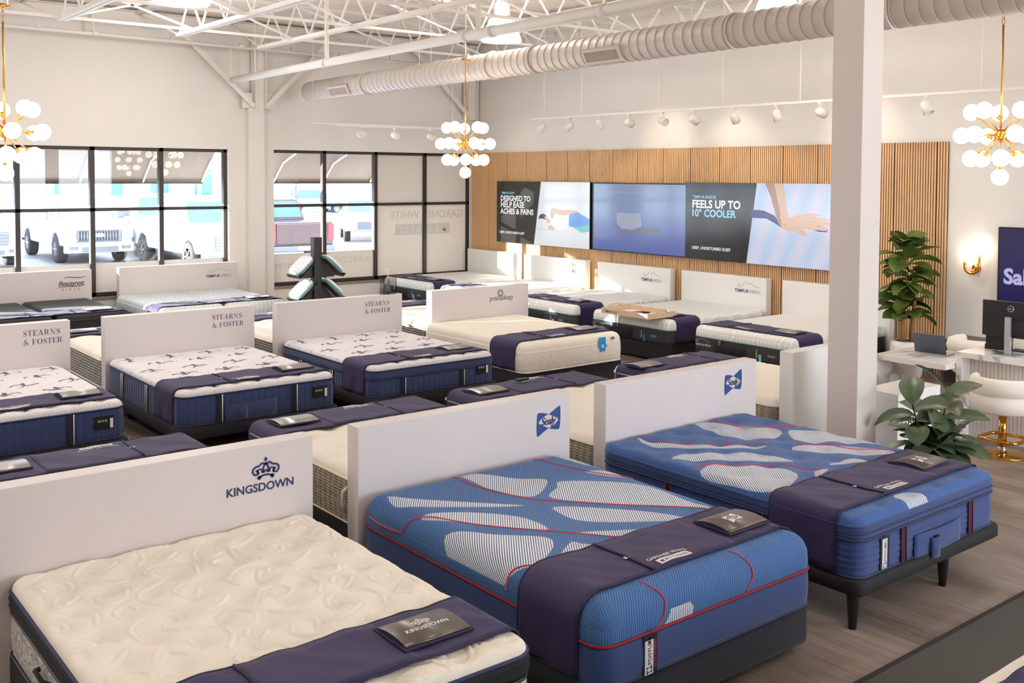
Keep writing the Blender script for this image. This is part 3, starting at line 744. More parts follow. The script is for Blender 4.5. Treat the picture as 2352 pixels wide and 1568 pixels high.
runner(b2, -1.45, -1.90, seed=3); card(b2, .475, -1.675, 'bow', CARDD)
headboard(7.68, YH1, 0, 1.20, 'plain white headboard half hidden by the square pillar', PANELW)

# --- cream beds behind the front headboards (feet towards the windows)
def cream_bed(cx, y, tg, label, hf, top, side, seed, cardk=True, z=(.26, .62), W=1.54, gus=True, base=BLACK, step=.02, name=None):
    zb, zt = z
    b = mattress(dict(W=W, L=2.02, zb=zb, zt=zt, rc=.12, re=.07, hf=hf, step=step, top=top,
        sides=[('border', side, prof(zb, zt-.07, .006, 16), hch((zb+.14,), .008), .03)],
        cords=[('top_piping', CREAMP, .005, zt-.072, .008), ('bottom_piping', CREAMP, .003, zb+.006, .007)]), tg, (cx, y, 0), H180, label)
    foundation(b, .0, zb, base, False); runner(b, -1.44, -1.92, seed=seed)
    if cardk: card(b, .52, -1.70, None, CARD)
    return b
bA = cream_bed(1.93, 5.25, 'the cream bed behind the crown headboard', 'cream scroll-quilted mattress directly behind the crown headboard', hf_c, CREAM, DAMASK, 4)
bB = cream_bed(3.95, 5.25, 'the cream tufted bed behind the front centre headboard', 'cream tufted mattress with taupe border behind the front centre headboard', hf_c, CREAMW, PLAID, 5)
for y in (-.42,): obj('handle', MB().tube([(.775, y, .50), (.805, y-.01, .47), (.805, y-.02, .38), (.775, y-.03, .33)], .012, 6), CREAMP, bB.t, smooth=True)
bC = cream_bed(5.77, 5.25, 'the cream bed behind the tufted blue bed', 'cream tufted mattress with striped border behind the tufted blue bed', hf_c, CREAMW, PLAID, 6)
bD = cream_bed(7.73, 5.25, 'the white plaid-sided bed left of the square pillar', 'white quilted mattress with plaid border left of the square pillar', hf_quilt, IVORY, PLAID, 7, W=1.36)

# --- middle row
SFT = dict(top=MOTIF, attr={'wht': motif_sd}, step=.0125)
def sf_bed(cx, tg, label, pillow, seed, W=1.53, foot=True):
    sides = [('border', SIDEN, prof(.285, .465 if pillow else .545, .006, 6), chan(.066, .007), .008)]
    cords = [('border_piping', NAVYP, .006, .465 if pillow else .545, .007), ('bottom_piping', NAVYP, .004, .29, .008)]
    if pillow:
        sides.insert(0, ('gusset', SIDEN, prof(.465, .55, .014), hch((.51,), .01), .03)); cords.append(('top_piping', NAVYP, .005, .548, .008))
    b = mattress(dict(W=W, L=2.03, zb=.285, zt=.60, rc=.10, re=.05, hf=hf_tuft(.016, .05, .20, .24), sides=sides, cords=cords, **SFT), tg, (cx, YH2-.005, 0), 0, label)
    z1 = .46 if pillow else .54
    straps(b, (-.43, .30), -2.045, .292, z1, STRAPN, STRAPN, .045)
    for x in (-.384, .346): obj('white_piping', MB().tube([(x, -2.050, .292), (x, -2.050, z1)], .0055, 5), PRINTW, b.t, smooth=True)
    straps(b, (-.55, -1.25), -.780, .292, z1, STRAPN, PRINTW, .04, True)
    lb = label_patch(b, 'brand_label', .505, .665, .385, .475 if pillow else .49, -2.044, BLACKP, .006)
    obj('white_end', MB().box(.632, -2.052, .39, .657, -2.050, .47), PRINTW, lb)
    m = MB(); put(m, text2d('ESTATE', .012), FXZ(-2.0512), .535, .445, h=.017); obj('label_lettering', m, PRINTW, lb)
    platform(b, .17, .283, 'black low platform base under '+tg, [(-.6, -1.9), (.6, -1.9), (-.6, -.2), (.6, -.2)])
    runner(b, -1.46, -1.90, seed=seed, px=-.24); card(b, .49, -1.66, 'serif', CARD)
    return b
hb = headboard(1.99, YH2, 0, 1.66, 'white headboard with two-line navy serif lettering, cut by the left edge'); logo_serif(hb, .394)
sf_bed(1.95, 'the grey motif bed cut by the left edge', 'white and grey motif mattress with navy border, cut by the left edge', False, 8)
hb = headboard(3.97, YH2, 0, 1.63, 'white headboard with navy serif lettering behind the pocket-sided motif bed'); logo_serif(hb, .325)
bS = sf_bed(3.94, 'the motif bed with navy side pocket', 'white and grey motif mattress with a navy pocket on its foot end', False, 9)
pk = obj('handle_pocket', MB().loft([[(x, -2.050-.008*math.sin(PI*(x+.36)/.5), z) for x in np.linspace(-.36, .14, 8)] for z in (.285, .44)], closed=False, cap=False), SIDEN, bS.t, smooth=True, solid=.006)
obj('grip_loop', MB().loft([[(x, -2.060-.022*math.sin(PI*(x+.242)/.092), z) for x in np.linspace(-.242, -.15, 8)] for z in (.30, .41)], closed=False, cap=False), SIDEN, pk, smooth=True, solid=.004)
hb = headboard(5.90, YH2, 0, 1.68, 'white headboard with navy serif lettering and a clear dispenser on top'); logo_serif(hb, .31)
sf_bed(5.87, 'the pillow-top motif bed with navy border', 'pillow-top motif mattress with navy border, middle row', True, 10)
hb = headboard(7.98, YH2, 0, 1.59, 'white headboard with flower emblem and lower-case lettering'); logo_prana(hb, .133)
tp = 'the cream bed with the bright blue flower tag'
bP = mattress(dict(W=1.55, L=2.03, zb=.30, zt=.635, rc=.12, re=.09, hf=hf_tuft(.006, .08, .26, .30), step=.02, top=IVORY,
    sides=[('border', knit('ivory_swirl_border', lin(236, 228, 218), 16, .006), prof(.305, .545, .012), None, .03)], cords=[('bottom_piping', WHITEC, .004, .307, .009), ('seam', CREAMP, .002, .52, .004)]), tp, (7.82, YH2-.005, 0), 0,
    'plain cream mattress with a bright blue flower tag on its foot')
ft = MB(); cxp, czp = .405, .50
pts = [(cxp+(.058+.012*math.cos(6*a))*math.cos(a), czp+(.058+.012*math.cos(6*a))*math.sin(a)*1.1) for a in [2*PI*k/48 for k in range(48)]]
ft.prism(pts, lambda u, v, d: (u, -2.046-d, v), 0, .004); fl_ = obj('flower_tag', ft, BLUETAG, bP.t)
obj('tag_strip', MB().box(cxp-.06, -2.049, czp, cxp+.05, -2.045, czp+.105), BLUETAG, fl_); obj('tag_petals', MB().lathe([(.022, -.0515), (.02, -.0512), (.0, -.0512)], (cxp, -2.0, czp), 8, 'y'), PRINTW, fl_)
label_patch(bP, 'law_label', .55, .60, .565, .595, -2.04, PRINTG)
foundation(bP, .0, .30, NAVYB, False); runner(bP, -1.42, -1.88, seed=11); card(bP, .43, -1.64, None, CARD)
# beds behind the middle row
for cx, tg, lb_, sd in ((3.95, 'the sunlit cream bed behind the pocket-sided motif bed', 'sunlit cream mattress with woven border behind the pocket-sided motif bed', 12),
                        (5.87, 'the half-hidden cream bed behind the pillow-top motif bed', 'half-hidden cream mattress with woven border behind the pillow-top motif bed', 13),
                        (7.93, 'the half-hidden cream bed behind the flower-tag bed', 'half-hidden ribbed cream mattress behind the flower-tag bed', 14)):
    cream_bed(cx, YH2+.13, tg, lb_, hf_quilt if sd == 14 else hf_c, CREAMW, CHECK, sd, cardk=(sd != 13))

# --- split beds under the windows
def split_bed(cx, W, tg, label, top, sidemats, seed, cords, brand):
    hw = W/2-.012
    for sx, nm in ((-1, 'left'), (1, 'right')):
        b = mattress(dict(W=hw, L=2.0, zb=.24, zt=.60, rc=.07, re=.07, hf=hf_plain, step=.03, top=top, sides=sidemats, cords=cords), tg, (cx+sx*(hw/2+.012), YH3-.005, 0), 0, label % nm)
    b.W = W; b.loc = (cx, YH3-.005, 0); f0 = b.zt
    def zr(x, y): return f0
    b.ztop = zr; b.hf = None
    foundation(b, .0, .24, BLACK, False); runner(b, -1.50, -1.90, seed=seed); card(b, .62, -1.69, brand, CARD, (.34, .22))
hb = headboard(3.63, YH3, 0, 1.96, 'wide white headboard with script lettering under the left window'); logo_beauty(hb, .486)
split_bed(3.58, 1.94, 'the black split bed under the left window', '%s half of the black split mattress under the left window', BLACKK, [('border', BLACKK, prof(.24, .53, .008), None, .03)], 15, [('piping', BLACKP, .004, .53, .006)], None)
hb = headboard(6.0, YH3, 0, 1.955, 'wide white headboard with mountain emblem beside the wall pilaster'); logo_tempur(hb, .418, .445)
split_bed(5.93, 1.93, 'the pale split bed beside the wall pilaster', '%s half of the pale blue split mattress beside the wall pilaster', ICEB, [('border', ICEB, prof(.40, .53, .006), None, .03), ('lower_border', BLACK, prof(.24, .40, .006), None, .03)], 16, [('piping', BLACKP, .004, .40, .007)], None)

# --- pale beds along the slatted wall
def slat_bed(cy, tg, label, hbl, hw, logo_x, seed, cardk=True, runner_on=True, foot=True, W=1.53):
    hb = headboard(XS, cy, HM90, hw, hbl, PANELW, .12, group='headboards along the slatted wall')
    if logo_x is not None: logo_tempur(hb, logo_x, .475)
    b = mattress(dict(W=W, L=2.03, zb=.26, zt=.585, rc=.09, re=.07, hf=hf_plain, step=.03, top=ICE,
        sides=[('upper_border', ICE, prof(.445, .515, .004), None, .03), ('lower_border', CHARC, prof(.26, .445, .006), None, .03)],
        cords=[('border_piping', TEAL, .004, .445, .007)]), tg, (XS-.005, cy-.05, 0), HM90, label)
    foundation(b, .03, .26, BLACK, False)
    if runner_on: runner(b, -1.44, -1.90, seed=seed)
    if cardk: card(b, .47, -1.68, None, CARD)
    if foot:
        y = -2.036
        pk = obj('handle_pocket', MB().loft([[(x, y-.004-.025*math.sin(PI*(x+.42)/.5)*(.3+.7*q), .275+.13*q) for x in np.linspace(-.42, .08, 9)] for q in (0, .5, 1)], closed=False, cap=False), BLACK, b.t, smooth=True, solid=.004)
        obj('hang_tag', MB().box(-.32, y-.035, .385, -.28, y-.03, .445), ALU, pk)
        m = MB(); put(m, text2d('TEMPUR', .012), VT(.262, y-.003, .30), 0, 0, h=.02); obj('side_lettering', m, PRINTW, b.t)
        obj('blue_ribbon', MB().box(.285, y-.006, .26, .325, y-.002, .345), M('ribbon_'+str(seed), lin(30, 120, 200) if seed == 20 else lin(110, 200, 190), .5), b.t)
        obj('law_label', MB().box(.42, y-.005, .33, .53, y-.002, .36), PRINTG, b.t)
        m = MB(); put(m, text2d('TEMPUR-PEDIC', .008), FXZ(y-.004), -.72, .335, width=.26); hills(m, FXZ(y-.004), -.72, .39, .28); obj('side_lettering', m, PRINTW, b.t)
    return b
slat_bed(15.72, 'the pale bed in the far window corner', 'pale mattress with violet runner in the far window corner', 'white headboard in the far corner next to the frosted window', 1.60, None, 17)
slat_bed(13.86, 'the sunlit pale bed second from the window corner', 'sunlit pale mattress, second from the window corner', 'sunlit white headboard with mountain emblem, second from the window corner', 1.70, .29, 18, cardk=False)
slat_bed(11.86, 'the pale bed left of the one with the tray', 'pale mattress left of the one with the wooden tray', 'white headboard with mountain emblem under the blue wall screen', 1.69, .196, 19)
b20 = slat_bed(9.96, 'the pale bed carrying the wooden tray', 'pale mattress carrying a wooden tray near its foot', 'white headboard with mountain emblem under the black lettered wall screen', 1.63, .24, 20)
slat_bed(8.02, 'the pale bed nearest the square pillar', 'pale mattress along the slatted wall nearest the square pillar', 'white headboard along the slatted wall nearest the square pillar', 1.68, None, 21)

# --- corner of one more bed, lower right
tz = 'the bed at the lower right corner'
bZ = mattress(dict(W=1.54, L=2.02, zb=.27, zt=.62, rc=.1, re=.05, hf=hf_tuft(.014, .05, .2, .24), step=.02, top=IVORY, sides=[('border', NAVYB, prof(.27, .57, .008), None, .03)], cords=[('top_piping', NAVYP, .004, .57, .008)]), tz, (4.35, -.185, 0), H180, 'white mattress with navy border at the lower right corner')
foundation(bZ, 0, .27, BLACK, False); runner(bZ, -1.50, -1.93, pocket=True, seed=22)
# ---------------------------------------------------------------- the room
XW, YW, ZC = 12.18, 16.6, 5.12
k = N('vinyl_plank_floor'); br = k.n('TexBrick', i_Scale=1.0, offset=.37); br.inputs['Brick Width'].default_value = 1.22; br.inputs['Row Height'].default_value = .18; br.inputs['Mortar Size'].default_value = .0012
br.inputs['Color1'].default_value = (.25, .25, .25, 1); br.inputs['Color2'].default_value = (.75, .75, .75, 1); br.inputs['Mortar'].default_value = (0, 0, 0, 1)
k.l(k.coord(rot=(0, 0, PI/2)), br.inputs['Vector'])
gr = k.n('TexNoise', i_Scale=1.0, i_Detail=7.0, i_Roughness=.65); k.l(k.coord(scale=(34, 2.2, 1)), gr.inputs['Vector'])
pt = k.n('TexNoise', i_Scale=1.0, i_Detail=2.0); k.l(k.coord(scale=(3, .9, 1)), pt.inputs['Vector'])
s_ = k.math('ADD', k.math('MULTIPLY', gr.outputs[0], .6), k.math('ADD', k.math('MULTIPLY', pt.outputs[0], .5), k.math('MULTIPLY', br.outputs[0], .28)))
rp = k.n('MapRange', clamp=True); rp.inputs[1].default_value = .42; rp.inputs[2].default_value = .92; k.l(s_, rp.inputs[0])
k.l(k.mix(rp.outputs[0], lin(90, 77, 70), lin(172, 155, 143)), k.b.inputs['Base Color']); k.b.inputs['Roughness'].default_value = .42; k.bump(gr.outputs[0], .0012)
FLOOR = k.m
struct('floor', MB().box(-4.2, -8, -.12, 13.2, 16.6, 0), FLOOR)
rp_, prof_ = .15, []
y = -4.2
dk = MB(); P = []
while y < 16.85:
    P += [(y, ZC), (y+.05, ZC), (y+.065, ZC+.04), (y+.135, ZC+.04)]; y += rp_
P.append((y, ZC))
dk.add([(-4.2, a, b) for a, b in P]+[(12.4, a, b) for a, b in P], [(i, i+1, len(P)+i+1, len(P)+i) for i in range(len(P)-1)])
dk.box(-4.2, -4.2, ZC+.07, 12.4, 16.9, ZC+.25)
struct('ceiling', dk, DECK)
W1, W2 = (-3.9, 7.0), (7.83, 12.15)
Z1, Z2 = (.55, 2.93), (.52, 2.94)
wb = MB().box(-4.2, YW, 0, W1[0], YW+.25, 5.4).box(W1[0], YW, 0, W1[1], YW+.25, Z1[0]).box(W1[0], YW, Z1[1], W1[1], YW+.25, 5.4)
wb.box(W1[1], YW, 0, W2[0], YW+.25, 5.4).box(W2[0], YW, 0, W2[1], YW+.25, Z2[0]).box(W2[0], YW, Z2[1], W2[1], YW+.25, 5.4).box(W2[1], YW, 0, 12.5, YW+.25, 5.4)
struct('wall_back', wb, WALL)
struct('wall_right', MB().box(XW, -4.2, 0, XW+.2, YW, 5.4), WALL)
struct('wall_left', MB().box(-4.2, -4.2, 0, -4.0, YW, 5.4), WALL)
struct('wall_front', MB().box(-4.2, -4.2, 0, 5.8, -4.0, 5.4).box(11.4, -4.2, 0, 12.4, -4, 5.4).box(5.8, -4.2, 3.4, 11.4, -4, 5.4).box(5.8, -4.2, 0, 11.4, -4, .6), WALL)
struct('trim_1', MB().box(7.31, 16.47, 0, 7.60, YW, 3.64), WALL)                       # wall pilaster
# square pillar
struct('trim_2', MB().box(7.075, 4.5, 0, 7.35, 4.775, ZC), PILLAR, bevel=.004)
# slatted oak cladding
k = N('oak_slat'); nz = k.n('TexNoise', i_Scale=1.0, i_Detail=5.0); k.l(k.coord(scale=(30, 30, 1.6)), nz.inputs['Vector'])
k.l(k.mix(nz.outputs[0], lin(218, 166, 114), lin(244, 200, 148)), k.b.inputs['Base Color']); k.b.inputs['Roughness'].default_value = .5; OAK = k.m
FELT = M('black_felt', lin(22, 18, 16), .95)
sl = MB(); y = YW-.02; n = 0
while y > 6.53:
    for z0, z1 in ((.0, .745), (.748, 2.955)): sl.box(XW-.031, y-.0235, z0, XW-.02, y, z1)
    n += 1; y -= .036+(.008 if n % 16 == 0 else 0)
tr = struct('trim_3', sl, OAK)
struct('trim_4', MB().box(XW-.02, 6.52, 0, XW-.001, YW-.01, 2.955), FELT)

# ---------------------------------------------------------------- windows
k = N('window_glass'); t = k.t; t.nodes.remove(k.b)
out = t.nodes['Material Output']; tp_ = k.n('BsdfTransparent'); tp_.inputs[0].default_value = (.93, .95, .96, 1); gl = k.n('BsdfGlossy'); gl.inputs['Roughness'].default_value = .0
fr = k.n('Fresnel'); fr.inputs[0].default_value = 1.5; mx = k.n('MixShader'); geo = k.n('NewGeometry'); k.l(k.math('MULTIPLY', k.math('MULTIPLY', fr.outputs[0], 1.7), k.math('SUBTRACT', 1.0, geo.outputs['Backfacing'])), mx.inputs[0]); k.l(tp_.outputs[0], mx.inputs[1]); k.l(gl.outputs[0], mx.inputs[2]); k.l(mx.outputs[0], out.inputs[0]); GLASS = k.m
k = N('frosted_film'); t = k.t; t.nodes.remove(k.b); out = t.nodes['Material Output']
df = k.n('BsdfDiffuse'); df.inputs[0].default_value = lin(226, 220, 212); tl = k.n('BsdfTranslucent'); tl.inputs[0].default_value = lin(236, 232, 224)
mx = k.n('MixShader'); mx.inputs[0].default_value = .10; k.l(df.outputs[0], mx.inputs[1]); k.l(tl.outputs[0], mx.inputs[2]); k.l(mx.outputs[0], out.inputs[0]); FROST = k.m
FILMTXT = M('film_lettering', lin(204, 199, 192), .8)
FILMBLK = M('film_block', lin(206, 206, 202), .8)
yf = 16.68
def window(nm, x0, x1, z0, z1, muls, zm, panes, left=True):
    f = MB().box(x0, yf, z0, x1, yf+.1, z0+.055).box(x0, yf, z1-.055, x1, yf+.1, z1).box(x0, yf, zm-.026, x1, yf+.1, zm+.026)
    for m in muls: f.box(m-.036, yf, z0, m+.036, yf+.1, z1)
    if left: f.box(x0, yf, z0, x0+.05, yf+.1, z1)
    f.box(x1-.06, yf, z0, x1, yf+.1, z1)
    fo = struct(nm, f, DARKF)
    for (a, b, c, d, mat) in panes: struct('pane', MB().box(a, yf+.045, c, b, yf+.051, d), mat, parent=fo)
    struct('sill', MB().box(x0, YW-.02, z0-.05, x1, yf+.1, z0), M(nm+'_sill', lin(140, 130, 120), .5), parent=fo)
    return fo
E1 = [-3.9, -2.9, -1.8, -.7, .4, 1.49, 2.58, 3.68, 4.775, 5.87, 7.0]; zm1, zm2 = 1.93, 1.945
window('window_1', *W1, *Z1, E1[1:-1], zm1, [(a, b, zm1, Z1[1], GLASS) for a, b in zip(E1[:-1], E1[1:])]+[(a, b, 1.07, zm1, GLASS) for a, b in zip(E1[:-1], E1[1:])]+[(a, b, Z1[0], 1.07, FROST) for a, b in zip(E1[:-1], E1[1:])])
E2 = [7.83, 8.87, 9.96, 11.08, 12.15]
w2 = window('window_2', *W2, *Z2, E2[1:-1], zm2, [(a, b, zm2, Z2[1], GLASS if i < 2 else FROST) for i, (a, b) in enumerate(zip(E2[:-1], E2[1:]))]+[(a, b, 1.08 if i < 2 else Z2[0], zm2, GLASS if i < 2 else FROST) for i, (a, b) in enumerate(zip(E2[:-1], E2[1:]))]+[(a, b, Z2[0], 1.08, FROST) for a, b in zip(E2[:2], E2[1:3])], left=False)
MIR = lambda x1: (lambda u, v: (x1-u, yf+.043, v))                                      # lettering on the outside, read from the street
a = MB(); put(a, text2d('GARDNER WHITE', .01), MIR(12.02), 0, 1.66, width=1.72); put(a, text2d('AIRELOOM', -.005, 0, 1.15), MIR(9.86), 0, .86, width=.92); put(a, text2d('Beautyrest', .005, .25), MIR(8.62), 0, .83, width=.80)
struct('film_lettering', a, FILMTXT, parent=w2)
struct('film_block', MB().box(10.42, yf+.042, 1.34, 11.70, yf+.0445, 1.55), FILMBLK, parent=w2)
a = MB(); put(a, text2d('M A T T R E S S', .015), lambda u, v: (11.62-u, yf+.041, v), 0, 1.375, width=1.10); struct('film_lettering', a, FROST, parent=w2)

# ---------------------------------------------------------------- steel overhead
def bars(L, w_=.045, h=.045):
    m = MB()
    for p, q in L: m.bar(p, q, w_, h)
    return m
for x, y0, lb in ((3.68, 14.1, 'white open-web roof joist above the leftmost window panes'), (5.42, 14.6, 'white open-web roof joist running over the left window'), (6.95, 15.2, 'white open-web roof joist running over the wall pilaster'),
                  (8.85, 15.3, 'white open-web roof joist just right of the round duct'), (10.6, 15.3, 'white open-web roof joist nearest the slatted wall')):
    t = thing('roof_joist', lb, 'roof joist', (x, 16.3, 4.5), 0, 'open-web roof joists')
    y1 = -4.0-16.3; ya = y0-16.3
    obj('top_chord', MB().bar((-.03, .2, .56), (-.03, y1, .56), .045, .06).bar((.03, .2, .56), (.03, y1, .56), .045, .06), STEEL, t)
    obj('bottom_chord', MB().bar((-.035, ya, .02), (-.035, y1, .02), .05, .05).bar((.035, ya, .02), (.035, y1, .02), .05, .05), STEEL, t)
    wv = MB(); wv.bar((0, .1, .54), (0, ya, .02), .02, .02); yy = ya; up = True
    while yy > y1+.6:
        wv.bar((0, yy, .03), (0, yy-.42, .55), .022, .022).bar((0, yy-.42, .55), (0, yy-.84, .03), .022, .022); yy -= .84
    obj('web', wv, STEEL, t)
t = thing('wall_beam', 'white steel beam along the top of the window wall', 'beam', (0, 16.4, 4.9))
obj('flange', MB().box(-4, -.09, .16, 12.1, .09, .18).box(-4, -.09, -.02, 12.1, .09, 0), STEEL, t); obj('beam_web', MB().box(-4, -.01, 0, 12.1, .01, .16), STEEL, t)
for y, z, lb in ((14.0, 4.53, 'thin white bridging bar nearest the window wall'), (12.2, 4.53, 'thin white bridging bar, second from the window wall'), (10.3, 4.53, 'thin white bridging bar above the middle chandelier')):
    t = thing('bridging_bar', lb, 'bar', (0, y, z), 0, 'bridging bars'); obj('angle', MB().bar((-4, 0, 0), (12.1, 0, 0), .035, .035).bar((-4, 0, .5), (12.1, 0, .5), .035, .035), STEEL, t)
    d = MB(); xs = [3.68, 5.42, 6.95, 8.85, 10.6]
    for a_, b_2 in zip(xs[:-1], xs[1:]): d.bar((a_, 0, 0), (b_2, 0, .5), .025, .025).bar((a_, 0, .5), (b_2, 0, 0), .025, .025)
    obj('cross_brace', d, STEEL, t)
def ibeam(x0, x1, y0, y1, z0, z1, t_=.015):
    m = MB().box(x0, y0, z0, x0+t_, y1, z1).box(x1-t_, y0, z0, x1, y1, z1); ym = (y0+y1)/2; return m.box(x0+t_, ym-.006, z0, x1-t_, ym+.006, z1)
t = thing('steel_column', 'white steel column with two knee braces above the wall pilaster', 'column', (7.5, 16.48, 3.64))
obj('column', ibeam(-.105, .105, -.1, .09, 0, 1.4), STEEL, t); obj('base_plate', MB().box(-.16, -.01, .0, .16, .1, .02), STEEL, t)
for s, x1, z1 in ((-1, -1.16, .98), (1, .98, .90)):
    obj('knee_brace', MB().bar((s*.11, -.02, .03), (x1-.25*(-s), -.02, z1+.24), .09, .012).bar((s*.11, -.06, .03), (x1-.25*(-s), -.06, z1+.24), .012, .08), STEEL, t)
    obj('gusset_plate', MB().prism([(s*.11, 0), (s*.30, .0), (s*.30, .26), (s*.11, .26)][::s], lambda u, v, d: (u, d, v), .0, .012), STEEL, t)
t = thing('steel_column', 'white steel column with one knee brace in the corner', 'column', (12.02, 16.45, 3.62))
obj('column', ibeam(-.12, .12, -.1, .1, 0, 1.4), STEEL, t); obj('knee_brace', MB().bar((-.12, -.02, .1), (-1.35, -.02, 1.25), .09, .012).bar((-.12, -.06, .1), (-1.35, -.06, 1.25), .012, .08), STEEL, t)
t = thing('sprinkler_pipe', 'thin white sprinkler pipe along the window wall', 'pipe', (0, 16.25, 4.63))
obj('pipe', MB().tube([(-4, 0, .06), (12.1, 0, -.02)], .03, 10), STEEL, t, smooth=True)
for x in (4.69, 7.02, 9.6): obj('hanger', MB().tube([(x, 0, 0), (x, 0, .5)], .02 if x < 5 else .008, 8), STEEL, t)
for x in (4.72, 7.1, 9.0): obj('coupling', MB().tube([(x-.05, 0, .03), (x+.05, 0, .03)], .042, 10), STEEL, t, smooth=True)
for x in (3.9, 5.9, 8.0, 10.0): obj('sprinkler_head', MB().tube([(x, 0, .03), (x, 0, .10)], .012, 6), ALU, t)
t = thing('water_pipe', 'large white pipe running towards the window wall left of the duct', 'pipe', (6.9, 16.2, 4.07))
obj('pipe', MB().tube([(0, 0, 0), (0, -20.2, .12)], .057, 16), STEEL, t, smooth=True)
obj('elbow', MB().tube([(0, -.02, 0), (0, .03, .03), (0, .05, .10), (0, .05, .55)], .024, 8), STEEL, t, smooth=True)
for y in (-3.2, -6.6, -7.1, -8.9, -12): obj('coupling', MB().tube([(0, y, -.0059*y), (0, y-.09, -.0059*y)], .066, 16), STEEL, t, smooth=True)
for y in (-.9, -3.3, -6.9, -10): obj('hanger', MB().tube([(0, y, .05), (0, y, .95)], .03 if y in (-3.3, -6.9) else .006, 8), STEEL, t)

# round spiral duct
t = thing('air_duct', 'large round spiral duct hung beneath the ceiling', 'duct', (8.2, 15.95, 3.94))
prf = []; y = 0; R0 = .165
while y < 20: prf += [(R0+.0008*y, -y), (R0+.0008*y, -y-.118), (R0+.006+.0008*y, -y-.122), (R0+.006+.0008*y, -y-.128), (R0+.0008*y, -y-.132)]; y += .132
dd = MB(); nn = 30
dd.loft([[(r*math.cos(2*PI*q/nn), h, r*math.sin(2*PI*q/nn)-h*.004) for q in range(nn)] for r, h in prf]); obj('duct_tube', dd, DUCTM, t, smooth=True)
obj('end_cap', MB().lathe([(R0+.004, -.02), (R0+.006, .01), (R0-.02, .035), (.0, .04)], (0, 0, 0), 30, 'y'), DUCTM, t, smooth=True)
for y in (-2.0, -5.25, -6.15, -9.28, -11.05): obj('joint_ring', MB().tube([((R0+.009-.0008*y)*math.cos(2*PI*q/nn), y, (R0+.009-.0008*y)*math.sin(2*PI*q/nn)-y*.004) for q in range(nn)], .012, 6, closed=True), DUCTM, t, smooth=True)
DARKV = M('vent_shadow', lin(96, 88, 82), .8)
for y0, y1 in ((-1.0, -1.62), (-7.18, -7.78)):
    A0 = PI*1.16; c, s = math.cos(A0), math.sin(A0); rr = R0+.012-.0008*y0; zo = -.004*y0
    pt = lambda u, v, d: (c*(rr+d)-s*v, u, s*(rr+d)+c*v+zo)
    fr = MB()
    for u0, u1, v0, v1 in ((y1, y0, -.09, -.06), (y1, y0, .06, .09), (y1, y1+.03, -.06, .06), (y0-.03, y0, -.06, .06)): fr.prism([(u0, v0), (u1, v0), (u1, v1), (u0, v1)], pt, -.02, .012)
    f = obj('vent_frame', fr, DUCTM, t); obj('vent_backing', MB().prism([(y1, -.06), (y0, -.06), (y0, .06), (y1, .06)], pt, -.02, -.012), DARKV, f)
    lv = MB(); u = y1+.04
    while u < y0-.03: lv.prism([(u, -.06), (u+.008, -.06), (u+.008, .06), (u, .06)], pt, -.01, .008); u += .022
    obj('vent_louvre', lv, DUCTM, f)
for y in (-.7, -3.6, -8.6, -12.4):
    obj('hanger', MB().tube([(-.1, y, .12-y*.004), (-.1, y, 1.1)], .004, 6).tube([(.1, y, .12-y*.004), (.1, y, 1.1)], .004, 6), STEEL, t)

# high-bay lamps
k = N('acrylic_shade'); k.b.inputs['Base Color'].default_value = lin(246, 240, 230); k.b.inputs['Roughness'].default_value = .3; k.b.inputs['Transmission Weight'].default_value = .25
k.b.inputs['Emission Color'].default_value = (1, .93, .83, 1); k.b.inputs['Emission Strength'].default_value = .75; SHADE = k.m
LENS = M('lit_lens', lin(255, 246, 232), .4, emit=2.2, ecol=(1, .94, .86, 1))
def bay(x, y, z, lb, pw):
    t = thing('high_bay_lamp', lb, 'ceiling lamp', (x, y, z), 0, 'high-bay lamps')
    obj('shade', MB().lathe([(.27, 0), (.272, .015), (.17, .30), (.165, .30), (.262, .015), (.26, 0)], n=32), SHADE, t, smooth=True)
    obj('lens', MB().lathe([(.0, .012), (.26, .010), (.262, .02), (.0, .03)], n=32), LENS, t, smooth=True)
    obj('housing', MB().lathe([(.165, .30), (.12, .34), (.11, .50), (.05, .54)], n=20), ALU, t, smooth=True)
    obj('suspension', MB().tube([(0, 0, .54), (0, 0, ZC-z)], .012, 6), STEEL, t)
    light('bay_and_fill_light', 'AREA', (x, y, z-.03), pw, (1, .95, .89), (0, 0, -1), shape='DISK', size=.5); light('bay_and_fill_glow', 'POINT', (x, y, z+.62), pw*2.1, (1, .96, .92), shadow_soft_size=.2)
BP = 34
bay(8.4, 10.8, 4.3, 'glowing high-bay lamp beneath the ceiling between the big pipe and the duct', BP)
bay(3.7, 9.9, 4.18, 'glowing high-bay lamp at the top edge, upper left', BP)
bay(9.7, 7.3, 4.35, 'glowing high-bay lamp partly hidden by the duct near the pillar', BP)
for i, (x, y) in enumerate(((3.6, 4.4), (8.4, 1.0), (-1.2, 10.0), (-1.2, 4.5), (2.8, -1), (-.5, 14.5), (5.0, 13.8))):  # added fill lights overhead, no lamp bodies, to brighten the room
    light('bay_and_fill_light', 'AREA', (x, y, 4.5), BP*(.4 if i < 1 else 1), (1, .95, .89), (0, 0, -1), shape='DISK', size=.5); light('bay_and_fill_glow', 'POINT', (x, y, 4.75), BP*1.8, (1, .96, .92), shadow_soft_size=.2)

